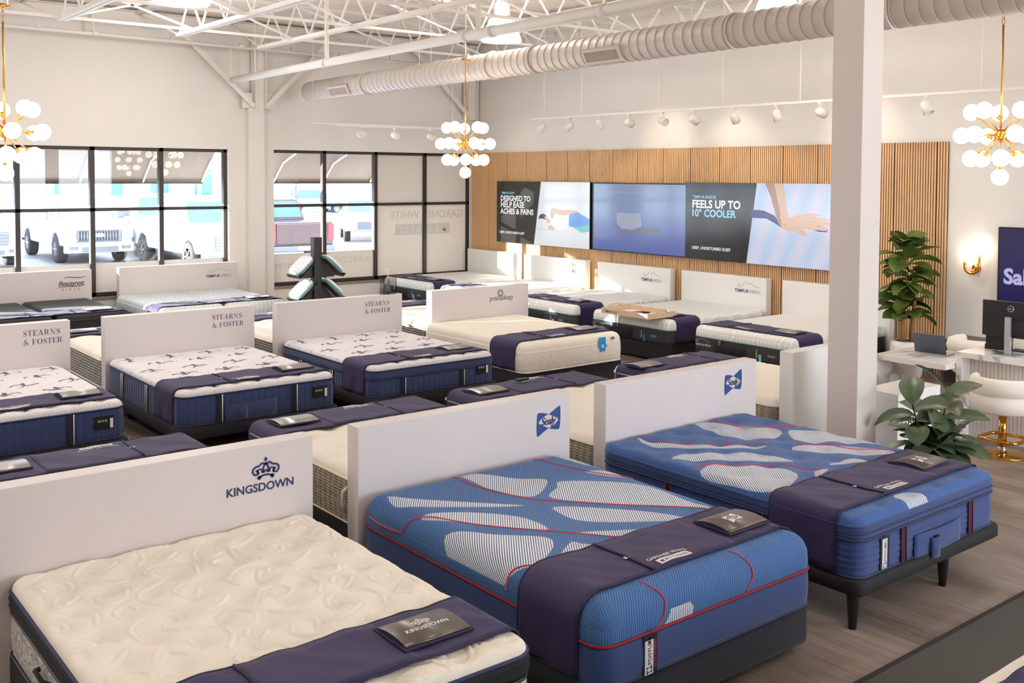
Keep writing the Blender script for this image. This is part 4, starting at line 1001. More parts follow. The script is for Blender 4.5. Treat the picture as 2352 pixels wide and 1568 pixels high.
# track lights
HEADW = M('white_enamel', lin(236, 230, 224), .35)
def head(t, x, y, z, d, spot=0):
    d = Vector(d).normalized(); p = Vector((x, y, z))
    c = p+Vector((0, 0, -.13)); a = c-d*.07; e = c+d*.09
    ring = [(.012, -.075), (.04, -.066), (.056, -.04), (.062, 0), (.062, .09), (.055, .092), (.052, .075), (.0, .07)]
    q = d.to_track_quat('Z', 'Y'); m = MB().lathe(ring, n=18); m.v = [tuple(c+q@Vector(v)) for v in m.v]
    ho = obj('lamp_head', m, HEADW, t, smooth=True)
    obj('lamp_stem', MB().tube([(x, y, z), (x, y, z-.07)], .008, 6).box(x-.025, y-.02, z-.03, x+.025, y+.02, z), HEADW, ho)
    if spot:
        l = light('track_spot', 'SPOT', tuple(Vector(t.location)+c+d*.12), spot, (1, .8, .58), tuple(d), spot_size=1.5, spot_blend=.8, shadow_soft_size=.05)
t = thing('track_light', 'long white track with spot heads hung in front of the slatted wall', 'track light', (11.2, 13.6, 3.48))
obj('track', MB().box(-.018, -17.4, -.016, .018, 0, .016), STEEL, t)
obj('cable', MB().tube(spline([(0, 0, .01), (0, -.25, .18), (0, -.38, .6), (0, -.40, 1.5)], 5), .005, 5), STEEL, t)
for y, d in zip([13.26, 12.56, 11.84, 11.19, 10.48, 9.87, 9.12, 8.41, 7.73, 6.29], [(-.3, .6, -.6), (-.2, .65, -.55), (.5, .1, -.9), (.95, .05, -.25), (-.1, -.95, -.35), (.95, 0, -.4), (.6, 0, -.8), (.35, -.1, -.95), (.95, 0, -.2), (-.1, -.5, -.85)]):
    head(t, 0, y-13.6, -.016, d, 16 if d[0] > .3 else 8)
for y in (13.21, 12.27, 10.56, 9.33, 8.04, 5.64): obj('suspension_wire', MB().tube([(0, y-13.6, .016), (0, y-13.6, 1.6)], .006, 5), STEEL, t)
t = thing('track_light', 'short white track with three spot heads by the window wall', 'track light', (8.0, 15.5, 3.36))
obj('track', MB().box(0, -.018, .01, 3.6, .018, .028).box(.45, -.015, -.016, 3.6, .015, .01), STEEL, t)
for x in (.96, 1.65, 2.42): head(t, x, 0, -.016, (.9, -.2, -.35 if x > 1.2 else -.05), 8)
for x in (.03, 2.9): obj('suspension_wire', MB().tube([(x, 0, .02), (x, 0, 1.7)], .005, 5), STEEL, t)

# chandeliers
def chandelier(loc, lb, ph=0.0):
    t = thing('chandelier', lb, 'chandelier', loc, 0, 'brass globe chandeliers')
    obj('hub', MB().sphere((0, 0, 0), .062, 20, 12), BRASS, t, smooth=True)
    top = 4.06-loc[2]
    obj('rod', MB().tube([(0, 0, .05), (0, 0, top-.16)], .0095, 8), BRASS, t, smooth=True)
    ch = MB()
    for i in range(3): ch.tube([(.014*math.cos(a) if i % 2 else 0, 0 if i % 2 else .014*math.cos(a), top-.15+.042*i+.02+.026*math.sin(a)) for a in [2*PI*q/10 for q in range(10)]], .0035, 5, closed=True)
    obj('chain', ch, BRASS, t, smooth=True)
    obj('canopy', MB().lathe([(.0, top-.03), (.065, top-.02), (.068, top-.005), (.04, top+.005)], n=20), BRASS, t, smooth=True)
    obj('junction_box', MB().lathe([(.045, top), (.045, top+.06)], n=8).tube([(0, 0, top+.06), (0, 0, ZC-loc[2])], .007, 6), ALU, t)
    dirs = [(40, ph+2*PI*q/5) for q in range(5)]+[(0, ph+.3+2*PI*q/6) for q in range(6)]+[(-40, ph+.6+2*PI*q/5) for q in range(5)]+[(-90, 0)]
    for e, a in dirs:
        e = math.radians(e); d = Vector((math.cos(e)*math.cos(a), math.cos(e)*math.sin(a), math.sin(e))); D = .335 if e > -1.5 else .385
        obj('arm', MB().tube([d*.05, d*(D-.06)], .0065, 6), BRASS, t, smooth=True)
        q = d.to_track_quat('Z', 'Y'); m = MB().lathe([(.006, D-.10), (.03, D-.075), (.034, D-.062), (.0, D-.06)], n=12); m.v = [tuple(q@Vector(v)) for v in m.v]; obj('cup', m, BRASS, t, smooth=True)
        obj('globe', MB().sphere(tuple(d*D), .076, 20, 12), GLOBE, t, smooth=True)
chandelier((2.17, 10.3, 2.885), 'brass globe chandelier at the left edge', .2)
chandelier((7.97, 11.03, 2.925), 'brass globe chandelier in front of the window corner', 1.0)
chandelier((9.28, 4.48, 2.895), 'brass globe chandelier above the marble counter', .5)
# ---------------------------------------------------------------- wall screens
def scr(name, col, e=1.0): 
    k = N(name); k.b.inputs['Base Color'].default_value = (.01, .01, .01, 1); k.b.inputs['Roughness'].default_value = .12
    k.b.inputs['Emission Color'].default_value = col; k.b.inputs['Emission Strength'].default_value = e; return k.m
SCD, SCW = scr('screen_dark', lin(52, 50, 46), .8), scr('screen_white', lin(240, 242, 246), .95)
SCT, SCTX = scr('screen_aqua_text', lin(150, 220, 236), 1), scr('screen_white_text', lin(248, 248, 248), 1)
SKIN, SKIND = scr('picture_skin', lin(232, 190, 165), .95), scr('picture_skin_dark', lin(196, 146, 122), .9)
JEANS, HAIR, AQUA = scr('picture_jeans', lin(112, 166, 236), .95), scr('picture_hair', lin(74, 62, 62), .9), scr('picture_aqua', lin(120, 214, 204), .95)
SHD, SHIRT = scr('picture_violet_shadow', lin(76, 68, 142), .9), scr('picture_shirt', lin(250, 246, 242), 1)
k = N('picture_dotted_fabric'); k.b.inputs['Base Color'].default_value = (.01, .01, .01, 1); k.b.inputs['Roughness'].default_value = .12
vo = k.n('TexVoronoi', i_Scale=34.0, i_Randomness=.05); k.l(k.coord(rot=(.5, 0, 0)), vo.inputs['Vector'])
dm = k.n('MapRange', clamp=True); dm.inputs[1].default_value = .30; dm.inputs[2].default_value = .42; k.l(vo.outputs['Distance'], dm.inputs[0])
wv = k.n('TexWave', i_Scale=.9, i_Distortion=1.2, bands_direction='Y'); k.l(k.coord(rot=(-.35, 0, 0)), wv.inputs['Vector'])
bl = k.mix(wv.outputs['Fac'], lin(120, 196, 244), lin(206, 208, 238))
k.l(k.mix(dm.outputs[0], bl, lin(234, 230, 246)), k.b.inputs['Emission Color']); k.b.inputs['Emission Strength'].default_value = .95; DOTS = k.m
k = N('picture_blue_gradient'); k.b.inputs['Base Color'].default_value = (.01, .01, .01, 1); k.b.inputs['Roughness'].default_value = .1
c = k.n('TexCoord'); s_ = k.n('SeparateXYZ'); k.l(c.outputs['Generated'], s_.inputs[0]); cr = k.n('ValToRGB')
e = cr.color_ramp.elements; e[0].color = lin(104, 118, 186); e[1].color = lin(150, 164, 196); x_ = e.new(.55); x_.color = lin(140, 160, 204); x_ = e.new(.3); x_.color = lin(122, 138, 198)
k.l(s_.outputs[2], cr.inputs[0]); k.l(cr.outputs[0], k.b.inputs['Emission Color']); k.b.inputs['Emission Strength'].default_value = .85; BLUEG = k.m
PB1, PB2 = scr('picture_bed_pale', lin(176, 184, 206), .85), scr('picture_bed_frame', lin(132, 140, 160), .8)
def screen(yl, w_, h, lb, z0=1.222):
    t = thing('wall_screen', lb, 'screen', (12.05, yl, z0), 0, None)
    obj('casing', MB().box(0, -w_, 0, .085, 0, h), BLACKP, t); return t
F = lambda o: (lambda u, v: (-o, -u, v))
def lay(t, par, nm, poly, mat, o, sm=False): return obj(nm, MB().flat(closed_spline(poly, 4) if sm else poly, F(o)), mat, par)
t = screen(15.62, 2.655, 1.172, 'wide wall screen with a reclining figure and white lettering on black'); 
f = lay(t, t, 'display', [(0, 0), (2.655, 0), (2.655, 1.172), (0, 1.172)], SCW, .002)
lay(t, f, 'dark_panel', [(0, 0), (1.139, 0), (1.334, 1.172), (0, 1.172)], SCD, .003)
lay(t, f, 'pillow_line', [(1.2, .30), (1.56, .29), (1.56, .294), (1.2, .305)], scr('picture_grey', lin(196, 204, 210), .9), .003)
lay(t, f, 'shirt', [(1.6, .55), (1.75, .62), (2.1, .60), (2.12, .38), (1.9, .30), (1.7, .33), (1.58, .42)], SHIRT, .003, True)
lay(t, f, 'jeans', [(2.117,.58),(2.198,.627),(2.316,.646),(2.476,.592),(2.65,.53),(2.65,.316),(2.465,.283),(2.231,.366),(2.112,.381)], JEANS, .004)
lay(t, f, 'aqua_glow', [(2.231,.366),(2.45,.40),(2.65,.423),(2.65,.311),(2.465,.28)], AQUA, .005)
lay(t, f, 'arm', [(1.607,.563),(1.622,.665),(1.668,.691),(1.776,.684),(1.898,.668),(2.079,.678),(2.315,.665),(2.491,.597),(2.345,.637),(2.139,.605),(2.02,.571),(1.853,.576),(1.73,.617),(1.685,.509),(1.623,.512)], SKIN, .006)
lay(t, f, 'head', [(1.443,.552),(1.49,.548),(1.53,.509),(1.608,.461),(1.593,.43),(1.531,.417),(1.475,.476)], SKIN, .005, True)
lay(t, f, 'hair', [(1.284,.49),(1.3,.547),(1.363,.58),(1.442,.577),(1.49,.548),(1.443,.521),(1.467,.476),(1.388,.494)], HAIR, .006, True)
lay(t, f, 'hand', [(1.547,.296),(1.562,.368),(1.64,.386),(1.718,.334),(1.734,.289)], SKIN, .005)
a = MB(); put(a, text2d('TEMPUR-ADAPT', .012), F(.005), .142, .93, width=.42); obj('screen_lettering', a, SCT, f)
for s, x, y, x1 in (('DESIGNED TO', .131, .80, 1.031), ('HELP EASE', .132, .675, .851), ('ACHES & PAINS', .118, .55, 1.123), ('DEEP, UNDISTURBED SLEEP', .104, .17, .856)):
    a = MB(); put(a, text2d(s, .03 if y > .5 else .02), F(.005), x, y, width=x1-x); obj('screen_lettering', a, SCTX, f)
t = screen(12.90, 2.145, 1.172, 'blue wall screen with a faint bed picture, between two lettered screens')
f = obj('display', MB().flat([(.035, .02), (2.145, .02), (2.145, 1.15), (.035, 1.15)], F(.002)), BLUEG, t)
lay(t, f, 'bed_picture', [(.6, .50), (.61, .66), (1.16, .67), (1.2, .46), (1.0, .39), (.72, .40)], PB1, .003)
lay(t, f, 'bed_frame_picture', [(.59, .62), (.60, .46), (.72, .37), (1.0, .36), (1.22, .44), (1.6, .44), (1.6, .33), (1.2, .31), (.98, .30), (.68, .34), (.58, .44)], PB2, .004)
for u in (.70, .95, 1.21, 1.55): lay(t, f, 'leg_picture', [(u, .33), (u+.02, .33), (u+.02, .2), (u, .2)], PB2, .004)
a = MB(); put(a, text2d('ease muscle tension', 0), F(.003), .48, .99, width=.62); obj('screen_lettering', a, PB1, f)
t = screen(10.755, 2.66, 1.19, 'wide wall screen with a hand pressing dotted fabric, next to the pillar')
f = lay(t, t, 'display', [(0, 0), (2.66, 0), (2.66, 1.19), (0, 1.19)], DOTS, .002)
lay(t, f, 'dark_panel', [(0, 0), (1.206, 0), (1.38, 1.19), (0, 1.19)], SCD, .003)
lay(t, f, 'violet_fold', [(1.29,.80),(1.507,.791),(1.697,.726),(1.737,.682),(1.80,.594),(1.855,.533),(1.715,.611),(1.557,.676),(1.27,.679)], SHD, .004)
lay(t, f, 'finger_shade', [(2.1,.56),(2.3,.56),(2.45,.525),(2.58,.525),(2.6,.56),(2.4,.56)], SHD, .004)
ARM = [(1.524,1.19),(1.858,1.19),(1.877,1.005),(1.911,.815),(1.944,.702),(2.049,.725),(2.116,.749),(2.212,.756),(2.241,.772),(2.292,.78),(2.473,.764),(2.474,.743),(2.271,.736),(2.38,.73),(2.616,.702),(2.61,.68),(2.417,.701),(2.475,.684),(2.603,.665),(2.639,.635),(2.636,.614),(2.491,.611),(2.309,.647),(2.375,.631),(2.548,.595),(2.598,.566),(2.577,.541),(2.42,.546),(2.201,.552),(2.149,.571),(2.112,.576),(2.201,.533),(2.25,.476),(2.232,.456),(2.181,.46),(2.053,.504),(1.902,.516),(1.824,.551),(1.761,.632),(1.696,.809),(1.629,1.001)]
lay(t, f, 'arm_picture', ARM, SKIN, .005); lay(t, f, 'arm_shade', [(1.524,1.188),(1.688,1.188),(1.738,1.003),(1.788,.812),(1.806,.685),(1.831,.577),(1.793,.588),(1.745,.682),(1.696,.809),(1.629,1.001)], SKIND, .006)
for q in ([(2.27,.738),(2.36,.722),(2.47,.708),(2.36,.728)], [(2.30,.65),(2.40,.66),(2.46,.675),(2.38,.652)], [(2.0,.55),(2.1,.575),(2.16,.573),(2.08,.565)], [(1.83,.57),(1.9,.61),(1.95,.66),(1.90,.60)], [(2.40,.60),(2.47,.595),(2.5,.605),(2.44,.612)]): lay(t, f, 'finger_shade', q, SKIND, .006)
lay(t, f, 'nail', [(2.18,.51),(2.224,.512),(2.247,.482),(2.203,.467)], scr('picture_nail', lin(232, 200, 160), .9), .007)
for s, bo, x, y, wd, mt in (('TEMPUR-BREEZE', .01, .152, .945, .463, SCT), ('10\u00b0 COOLER', .03, .147, .665, .86, SCT), ('FEELS UP TO', .03, .145, .80, .94, SCTX), ('DEEP, UNDISTURBED SLEEP', .02, .146, .155, .76, SCTX)):
    a = MB(); put(a, text2d(s, bo), F(.005), x, y, width=wd); obj('screen_lettering', a, mt, f)
# navy sign on the plain wall
NAVYS, LAV = scr('sign_navy', lin(34, 28, 92), .8), scr('sign_lavender', lin(196, 190, 240), .95)
t = thing('wall_sign', 'navy lit sign with lavender lettering on the plain wall at the right edge', 'sign', (12.11, 5.845, 1.014))
obj('casing', MB().box(0, -1.55, 0, .065, 0, .905), BLACKP, t); f = lay(t, t, 'display', [(.02, .02), (1.53, .02), (1.53, .885), (.02, .885)], NAVYS, .002)
a = MB(); put(a, text2d('Sale', .035), F(.004), .075, .235, h=.185); obj('sign_lettering', a, LAV, f)
# sconce
t = thing('wall_sconce', 'brass double wall sconce with two lit globes', 'wall lamp', (XW, 6.14, 1.43))
obj('backplate', MB().lathe([(.05, -.03), (.05, 0)], (0, -.01, -.03), 18, 'x'), BRASS, t, smooth=True)
P = [(-.09, .10, .06), (-.09, .10, .0)]+[(-.09, .012+.088*math.cos(a), -.02-.075*math.sin(a)) for a in [PI*q/12 for q in range(1, 12)]]+[(-.09, -.076, 0), (-.09, -.076, .14)]
obj('arm', MB().tube(P, .017, 10).tube([(-.02, .0, -.04), (-.09, .01, -.08)], .016, 8), BRASS, t, smooth=True)
for y, z in ((.10, .12), (-.076, .215)): obj('globe', MB().sphere((-.09, y, z), .068, 18, 12), GLOBE, t, smooth=True)

# ---------------------------------------------------------------- counter corner
k = N('white_marble'); nz = k.n('TexNoise', i_Scale=1.1, i_Detail=5.0, i_Distortion=1.6); k.l(k.coord(rot=(.3, .2, .6)), nz.inputs['Vector'])
v_ = k.math('ABSOLUTE', k.math('SUBTRACT', nz.outputs[0], .5)); rp = k.n('MapRange', clamp=True); rp.inputs[1].default_value = .0; rp.inputs[2].default_value = .035; k.l(v_, rp.inputs[0])
k.l(k.mix(rp.outputs[0], lin(178, 172, 168), lin(242, 238, 234)), k.b.inputs['Base Color']); k.b.inputs['Roughness'].default_value = .18; MARB = k.m
FLUTE = M('fluted_white_panel', lin(234, 226, 220), .5); CREAMF = M('cream_upholstery', lin(238, 228, 214), .85, bump=.0015, bscale=240, sheen=.3)
t = thing('reception_counter', 'white marble waterfall counter with fluted front at the right edge', 'counter', (9.37, 4.9, 0))
obj('worktop', MB().box(0, -2.6, .785, .64, 0, .835), MARB, t); obj('end_slab', MB().box(0, -.055, 0, .64, 0, .785), MARB, t)
fl = MB(); y = -.06
while y > -2.6: fl.box(.17, y-.034, .08, .185, y, .785); y -= .038
obj('fluted_panel', fl.box(.185, -2.6, .0, .20, -.055, .785), FLUTE, t); obj('plinth', MB().box(.165, -2.6, 0, .186, -.055, .08), FLUTE, t)
t = thing('desk', 'low white marble desk between the pillar and the counter', 'desk', (9.19, 4.91, 0))
obj('worktop', MB().box(0, 0, .67, .81, .76, .72), MARB, t); obj('end_slab', MB().box(0, .71, 0, .81, .76, .67), MARB, t)
t = thing('laptop', 'grey open laptop on the low marble desk', 'laptop', (9.62, 5.30, .72), -PI/2+.1)
obj('keyboard_base', MB().box(-.16, 0, 0, .16, .22, .014), ALU, t, bevel=.003); obj('lid', MB().add([(-.16, -.0, .014), (.16, 0, .014), (.16, -.06, .215), (-.16, -.06, .215), (-.16, .007, .014), (.16, .007, .014), (.16, -.053, .217), (-.16, -.053, .217)], [(0, 1, 2, 3), (7, 6, 5, 4), (0, 4, 5, 1), (2, 6, 7, 3), (1, 5, 6, 2), (0, 3, 7, 4)]), M('space_grey', lin(92, 96, 108), .35, metal=.7), t, bevel=.002)
t = thing('monitor', 'black computer monitor seen from behind on the counter', 'monitor', (9.60, 4.50, .835), -PI/2)
obj('screen_shell', MB().box(-.27, .0, .16, .27, .045, .50).box(-.17, -.02, .19, .17, 0, .33), BLACKP, t, bevel=.006)
obj('stand', MB().box(-.028, -.06, .01, .028, -.02, .36), ALU, t, bevel=.004); obj('foot', MB().box(-.12, -.13, 0, .12, .10, .01), ALU, t, bevel=.003)
m = MB(); m.tube([(.028*math.cos(a), -.002, .435+.028*math.sin(a)) for a in [2*PI*q/24 for q in range(24)]], .0025, 5, closed=True); put(m, text2d('DELL', .02), lambda u, v: (u, -.003, v), -.0, .428, h=.014, center=True)
obj('round_emblem', m, ALU, t)
t = thing('desk_phone', 'black desk phone with tilted screen beside the monitor', 'phone', (9.78, 4.72, .835), -PI/2+.25)
obj('body', MB().add([(-.10, 0, 0), (.10, 0, 0), (.10, .16, 0), (-.10, .16, 0), (-.10, 0, .05), (.10, 0, .05), (.10, .11, .02), (-.10, .11, .02)], [(0, 3, 2, 1), (4, 5, 6, 7), (0, 1, 5, 4), (1, 2, 6, 5), (2, 3, 7, 6), (3, 0, 4, 7)]), BLACKP, t, bevel=.004)
obj('screen', MB().bar((-.09, .0, .10), (.09, 0, .10), .02, .13), BLACKP, t, bevel=.004); obj('handset', MB().tube([(.13, .0, .02), (.13, .03, .07), (.13, .02, .14)], [.02, .016, .022], 10), BLACKP, t, smooth=True)
cb = MB()
for s in range(3): cb.tube(spline([(9.66, 4.70-s*.015, .842), (9.62, 4.63, .842+.006*s), (9.56+.02*s, 4.58, .842), (9.60, 4.53, .85), (9.64, 4.50, .845)], 6), .004, 5)
tag(obj('cable_bundle', cb, BLACKP, smooth=True), 'black cables lying between the phone and the monitor', 'cable')
kb = obj('keyboard', MB().box(9.80, 4.30, .836, 9.93, 4.60, .85), BLACKP, bevel=.003); tag(kb, 'black keyboard behind the monitor foot', 'keyboard')
t = thing('counter_stool', 'cream swivel stool with polished gold base at the marble counter', 'stool', (9.14, 4.33, 0))
obj('base_plate', MB().lathe([(.0, 0), (.225, 0), (.225, .012), (.20, .018), (.0, .022)], n=40), GOLD, t, smooth=True)
obj('column', MB().lathe([(.036, .02), (.036, .40)], n=24), GOLD, t, smooth=True); obj('sleeve', MB().lathe([(.039, .02), (.039, .075)], n=20), CHROME, t, smooth=True)
fr_ = [( .12*math.cos(a)+(.10 if abs(a-PI) > PI/2 else 0)*0, .17*math.sin(a)) for a in [2*PI*q/28 for q in range(28)]]
obj('foot_ring', MB().tube([(x+.02, y, .145) for x, y in [(-.13, -.16), (-.15, -.12), (-.15, .12), (-.13, .16), (-.09, .17), (.09, .17), (.13, .16), (.15, .12), (.15, -.12), (.13, -.16), (.09, -.17), (-.09, -.17)]], .016, 8, closed=True), GOLD, t, smooth=True)
obj('seat', MB().lathe([(.0, .40), (.16, .40), (.22, .43), (.24, .47), (.22, .505), (.0, .515)], n=32), CREAMF, t, smooth=True)
def curved_back(z0, z1, r, a0, a1, thk, n=18):
    rows = []
    for q in range(9):
        an = 2*PI*q/8; dr, dz = thk/2*math.cos(an), (z1-z0)/2*math.sin(an); dz = math.copysign(abs(math.sin(an))**.7, math.sin(an))*(z1-z0)/2
        rows.append([((r+dr)*math.cos(a0+(a1-a0)*k/n), (r+dr)*math.sin(a0+(a1-a0)*k/n), (z0+z1)/2+dz) for k in range(n+1)])
    rings = [[rows[q][k] for q in range(8)] for k in range(n+1)]
    return MB().loft(rings)
for z0, z1 in ((.40, .57), (.55, .72)): obj('backrest_roll', curved_back(z0, z1, .245, math.radians(95), math.radians(290), .09), CREAMF, t, smooth=True)
t = thing('armchair', 'cream rolled-back chair behind the low desk', 'chair', (10.72, 5.36, 0))
obj('seat', MB().lathe([(.0, .38), (.22, .38), (.27, .42), (.27, .47), (.22, .5), (.0, .5)], n=28), CREAMF, t, smooth=True)
for z0, z1 in ((.46, .62), (.60, .78)): obj('backrest_roll', curved_back(z0, z1, .26, math.radians(60), math.radians(250), .13), CREAMF, t, smooth=True)
obj('pedestal', MB().lathe([(.24, 0), (.24, .015), (.04, .03), (.035, .38)], n=24), GOLD, t, smooth=True)
t = thing('mini_fridge', 'dark grey small cabinet with black open shelf against the wall', 'cabinet', (11.88, 5.98, 0))
obj('carcass', MB().box(-.27, -.30, 0, .27, .27, .56), M('dark_grey_laminate', lin(66, 58, 56), .4), t, bevel=.004); obj('front', MB().box(-.285, -.26, .06, -.27, .23, .50), BLACKP, t)
for z in (.42, .20): obj('handle', MB().tube([(-.30, -.12, z), (-.30, .08, z)], .006, 6), ALU, t)
t = thing('donation_box', 'white box bin with black lettering and hand slot behind the small plant', 'box', (8.36, 4.69, 0))
obj('body', MB().prism([(0, 0), (.335, 0), (.335, .635), (0, .63)], lambda u, v, d: (-.36+d, u, v), 0, .70), PANELW, t, bevel=.004)
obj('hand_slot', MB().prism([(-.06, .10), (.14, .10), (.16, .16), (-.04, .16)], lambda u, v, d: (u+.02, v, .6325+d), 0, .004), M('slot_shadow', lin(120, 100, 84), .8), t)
a = MB(); put(a, text2d('GARDNER', -.004, 0, 1.05), XZ(-.003), -.30, .335, width=.58); put(a, text2d('WHITE', -.004), XZ(-.003), -.10, .20, width=.34); obj('box_lettering', a, BLACKP, t)

# ---------------------------------------------------------------- plants
def leafmat(name, a, b):
    k = N(name); nz = k.n('TexNoise', i_Scale=7.0); k.l(k.coord(), nz.inputs['Vector']); k.l(k.mix(nz.outputs[0], a, b), k.b.inputs['Base Color']); k.b.inputs['Roughness'].default_value = .38; return k.m
LEAF = leafmat('fig_leaf', lin(40, 70, 30), lin(118, 136, 56)); LEAF2 = leafmat('fig_leaf_dark', lin(40, 58, 42), lin(104, 124, 84))
BARK = M('bark', lin(168, 120, 72), .8, var=.4, vscale=30, bump=.004, bscale=80); TWIG = M('twig', lin(70, 58, 40), .8); SOIL = M('moss', lin(96, 92, 44), .95, var=.5, vscale=40, bump=.01, bscale=60)
POTW = M('white_pot', lin(240, 238, 238), .35); POTD = M('dark_pot', lin(30, 28, 28), .5)
def leaf(mb, base, az, el, L, W, droop, twist=0.0):
    n = 7; rows = []
    d = Vector((math.cos(az)*math.cos(el), math.sin(az)*math.cos(el), math.sin(el))); p = Vector(base); pts = []
    for i in range(n+1):
        pts.append(p.copy()); e = el-droop*(i/n); d = Vector((math.cos(az)*math.cos(e), math.sin(az)*math.cos(e), math.sin(e))); p = p+d*(L/n)
    sd = Vector((-math.sin(az), math.cos(az), 0))
    for i, q in enumerate(pts):
        t_ = i/n; w_ = W*(.06+.94*math.sin(PI*min(1, t_**.8))**.75*(.62+.5*t_)) if 0 < i < n else W*.05
        e = el-droop*t_; nv = Vector((-math.cos(az)*math.sin(e), -math.sin(az)*math.sin(e), math.cos(e)))
        s2 = sd*math.cos(twist)+nv*math.sin(twist); n2 = nv*math.cos(twist)-sd*math.sin(twist)
        rows.append([tuple(q+s2*(w_*k)+n2*(abs(k)**1.4*.28*w_+.012*math.sin(7*t_*PI)*abs(k)*W*2)) for k in (-1, -.5, 0, .5, 1)])
    mb.loft(rows, closed=False, cap=False)
t = thing('potted_fig', 'tall broad-leaved potted fig in a white pot against the slatted wall', 'plant', (11.62, 6.72, 0))
obj('pot', MB().lathe([(.15, 0), (.19, .06), (.205, .25), (.19, .42), (.175, .485), (.16, .485), (.165, .44), (.0, .44)], n=36), POTW, t, smooth=True)
obj('moss', MB().lathe([(.168, .45), (.10, .485), (.0, .50)], n=20), SOIL, t, smooth=True)
for x, y, h in ((-.05, .02, 1.1), (.04, -.05, 1.35), (.02, .06, .95)): obj('trunk', MB().tube([(x, y, .45), (x*1.1, y*1.1, .7), (x*.9+.02, y*1.3, 1.0), (x*.7, y, h)], [.034, .03, .022, .012], 8), BARK, t, smooth=True)
r_ = random.Random(11)
lv = []
for i in range(72):
    z = .80+1.0*((i+.5)/72); sp = .34*(1-.55*max(0, (z-1.2)/.6))
    a_ = i*2.4+r_.uniform(-.3, .3); el = r_.uniform(-.15, .55)+(.45 if z > 1.55 else 0); m = MB()
    leaf(m, (r_.uniform(-.05, .05), r_.uniform(-.05, .05), z-.06), a_, el, r_.uniform(.30, .40)*(1 if z < 1.6 else .85), r_.uniform(.105, .14), r_.uniform(.5, 1.1), r_.uniform(-.5, .5))
    obj('leaf', m, LEAF, t, smooth=True)
t = thing('potted_fig', 'small dark-leaved potted fig between the pillar and the white box', 'plant', (7.50, 4.10, 0))
obj('pot', MB().lathe([(.12, 0), (.15, .20), (.15, .22), (.135, .22), (.13, .19), (.0, .19)], n=28), POTD, t, smooth=True)
stems = [((-.02, .02), (-.20, .06), .74), ((.03, -.02), (.18, -.02), .80), ((0, .03), (.02, .10), .62), ((.02, .0), (.10, -.14), .5), ((-.03, .0), (-.12, -.12), .5)]
for (x, y), (x2, y2), h in stems:
    pts = [(x, y, .18), ((x+x2)/2, (y+y2)/2, .18+(h-.18)*.55), (x2, y2, h)]; obj('stem', MB().tube(spline(pts, 5), .007, 6), TWIG, t, smooth=True)
    for i in range(12):
        q = (i+1)/12; m = MB(); px_, py_ = x+(x2-x)*q, y+(y2-y)*q
        leaf(m, (px_, py_, .20+(h-.20)*q), i*2.4+x*30+r_.uniform(-.3, .3), r_.uniform(-.1, .5)+(.55 if q > .85 else 0), r_.uniform(.26, .36), r_.uniform(.085, .115), r_.uniform(.4, 1.0), r_.uniform(-.6, .6)); obj('leaf', m, LEAF2, t, smooth=True)

# ---------------------------------------------------------------- small things on and around the beds
rg = M('grey_carpet', lin(88, 84, 80), .95, var=.12, vscale=60, bump=.003, bscale=300)
t = thing('rug', 'charcoal grey rug on the floor at the lower right', 'rug', (4.2, 1.2, 0)); obj('pile', MB().box(-4, -2.6, .001, 4.6, 1.545, .010), rg, t); obj('border', MB().box(-4.02, 1.545, .001, 4.62, 1.575, .012), M('rug_binding', lin(52, 48, 46), .9), t)
ACR = N('clear_acrylic'); ACR.b.inputs['Transmission Weight'].default_value = 1; ACR.b.inputs['Roughness'].default_value = .02; ACR.b.inputs['IOR'].default_value = 1.3; ACR = ACR.m
t = thing('hand_sanitiser', 'clear acrylic dispenser with pump standing on a white headboard', 'dispenser', (6.58, 10.73, 1.03))
obj('box', MB().box(-.09, -.045, 0, .09, .045, .006).box(-.09, -.045, .006, -.084, .045, .20).box(.084, -.045, .006, .09, .045, .20).box(-.084, .039, .006, .084, .045, .20).box(-.084, -.045, .006, .084, -.039, .20), ACR, t)
obj('bottle', MB().lathe([(.026, .008), (.028, .15), (.012, .18), (.012, .20)], n=16), M('silver_bottle', lin(150, 148, 150), .3, metal=.4), t, smooth=True)
obj('pump', MB().tube([(0, 0, .2), (0, 0, .30)], .006, 8).bar((0, 0, .305), (-.05, 0, .31), .012, .012), WHITEC, t)
tag(obj('remote_control', MB().box(5.67, 7.02, .650, 5.80, 7.075, .672), BLACKP, bevel=.008), 'black remote control lying beside a grey card on a violet runner', 'remote')
WOODL = M('pale_wood', lin(222, 192, 162), .5, var=.1, vscale=30)
t = thing('serving_tray', 'pale wooden tray with lettered edge on a white bed', 'tray', (9.97, 9.74, .606), HM90)
obj('tray_bottom', MB().box(-.43, -.26, .003, .43, .26, .012), WOODL, t); obj('tray_rim', MB().box(-.43, -.272, 0, .43, -.26, .075).box(-.43, .26, 0, .43, .272, .075).box(-.442, -.272, 0, -.43, .272, .075).box(.43, -.272, 0, .442, .272, .075), WOODL, t, bevel=.002)
for s in (-1, 1): obj('handle', MB().tube([(s*.437, -.10, .075), (s*.437, -.08, .11), (s*.437, .08, .11), (s*.437, .10, .075)], .010, 8), WOODL, t, smooth=True)
a = MB(); put(a, text2d('TEMPUR', .015), XZ(-.274), -.38, .02, width=.14); put(a, text2d('-PEDIC', -.005), XZ(-.274), -.235, .02, width=.11); obj('tray_lettering', a, PRINTK, t)
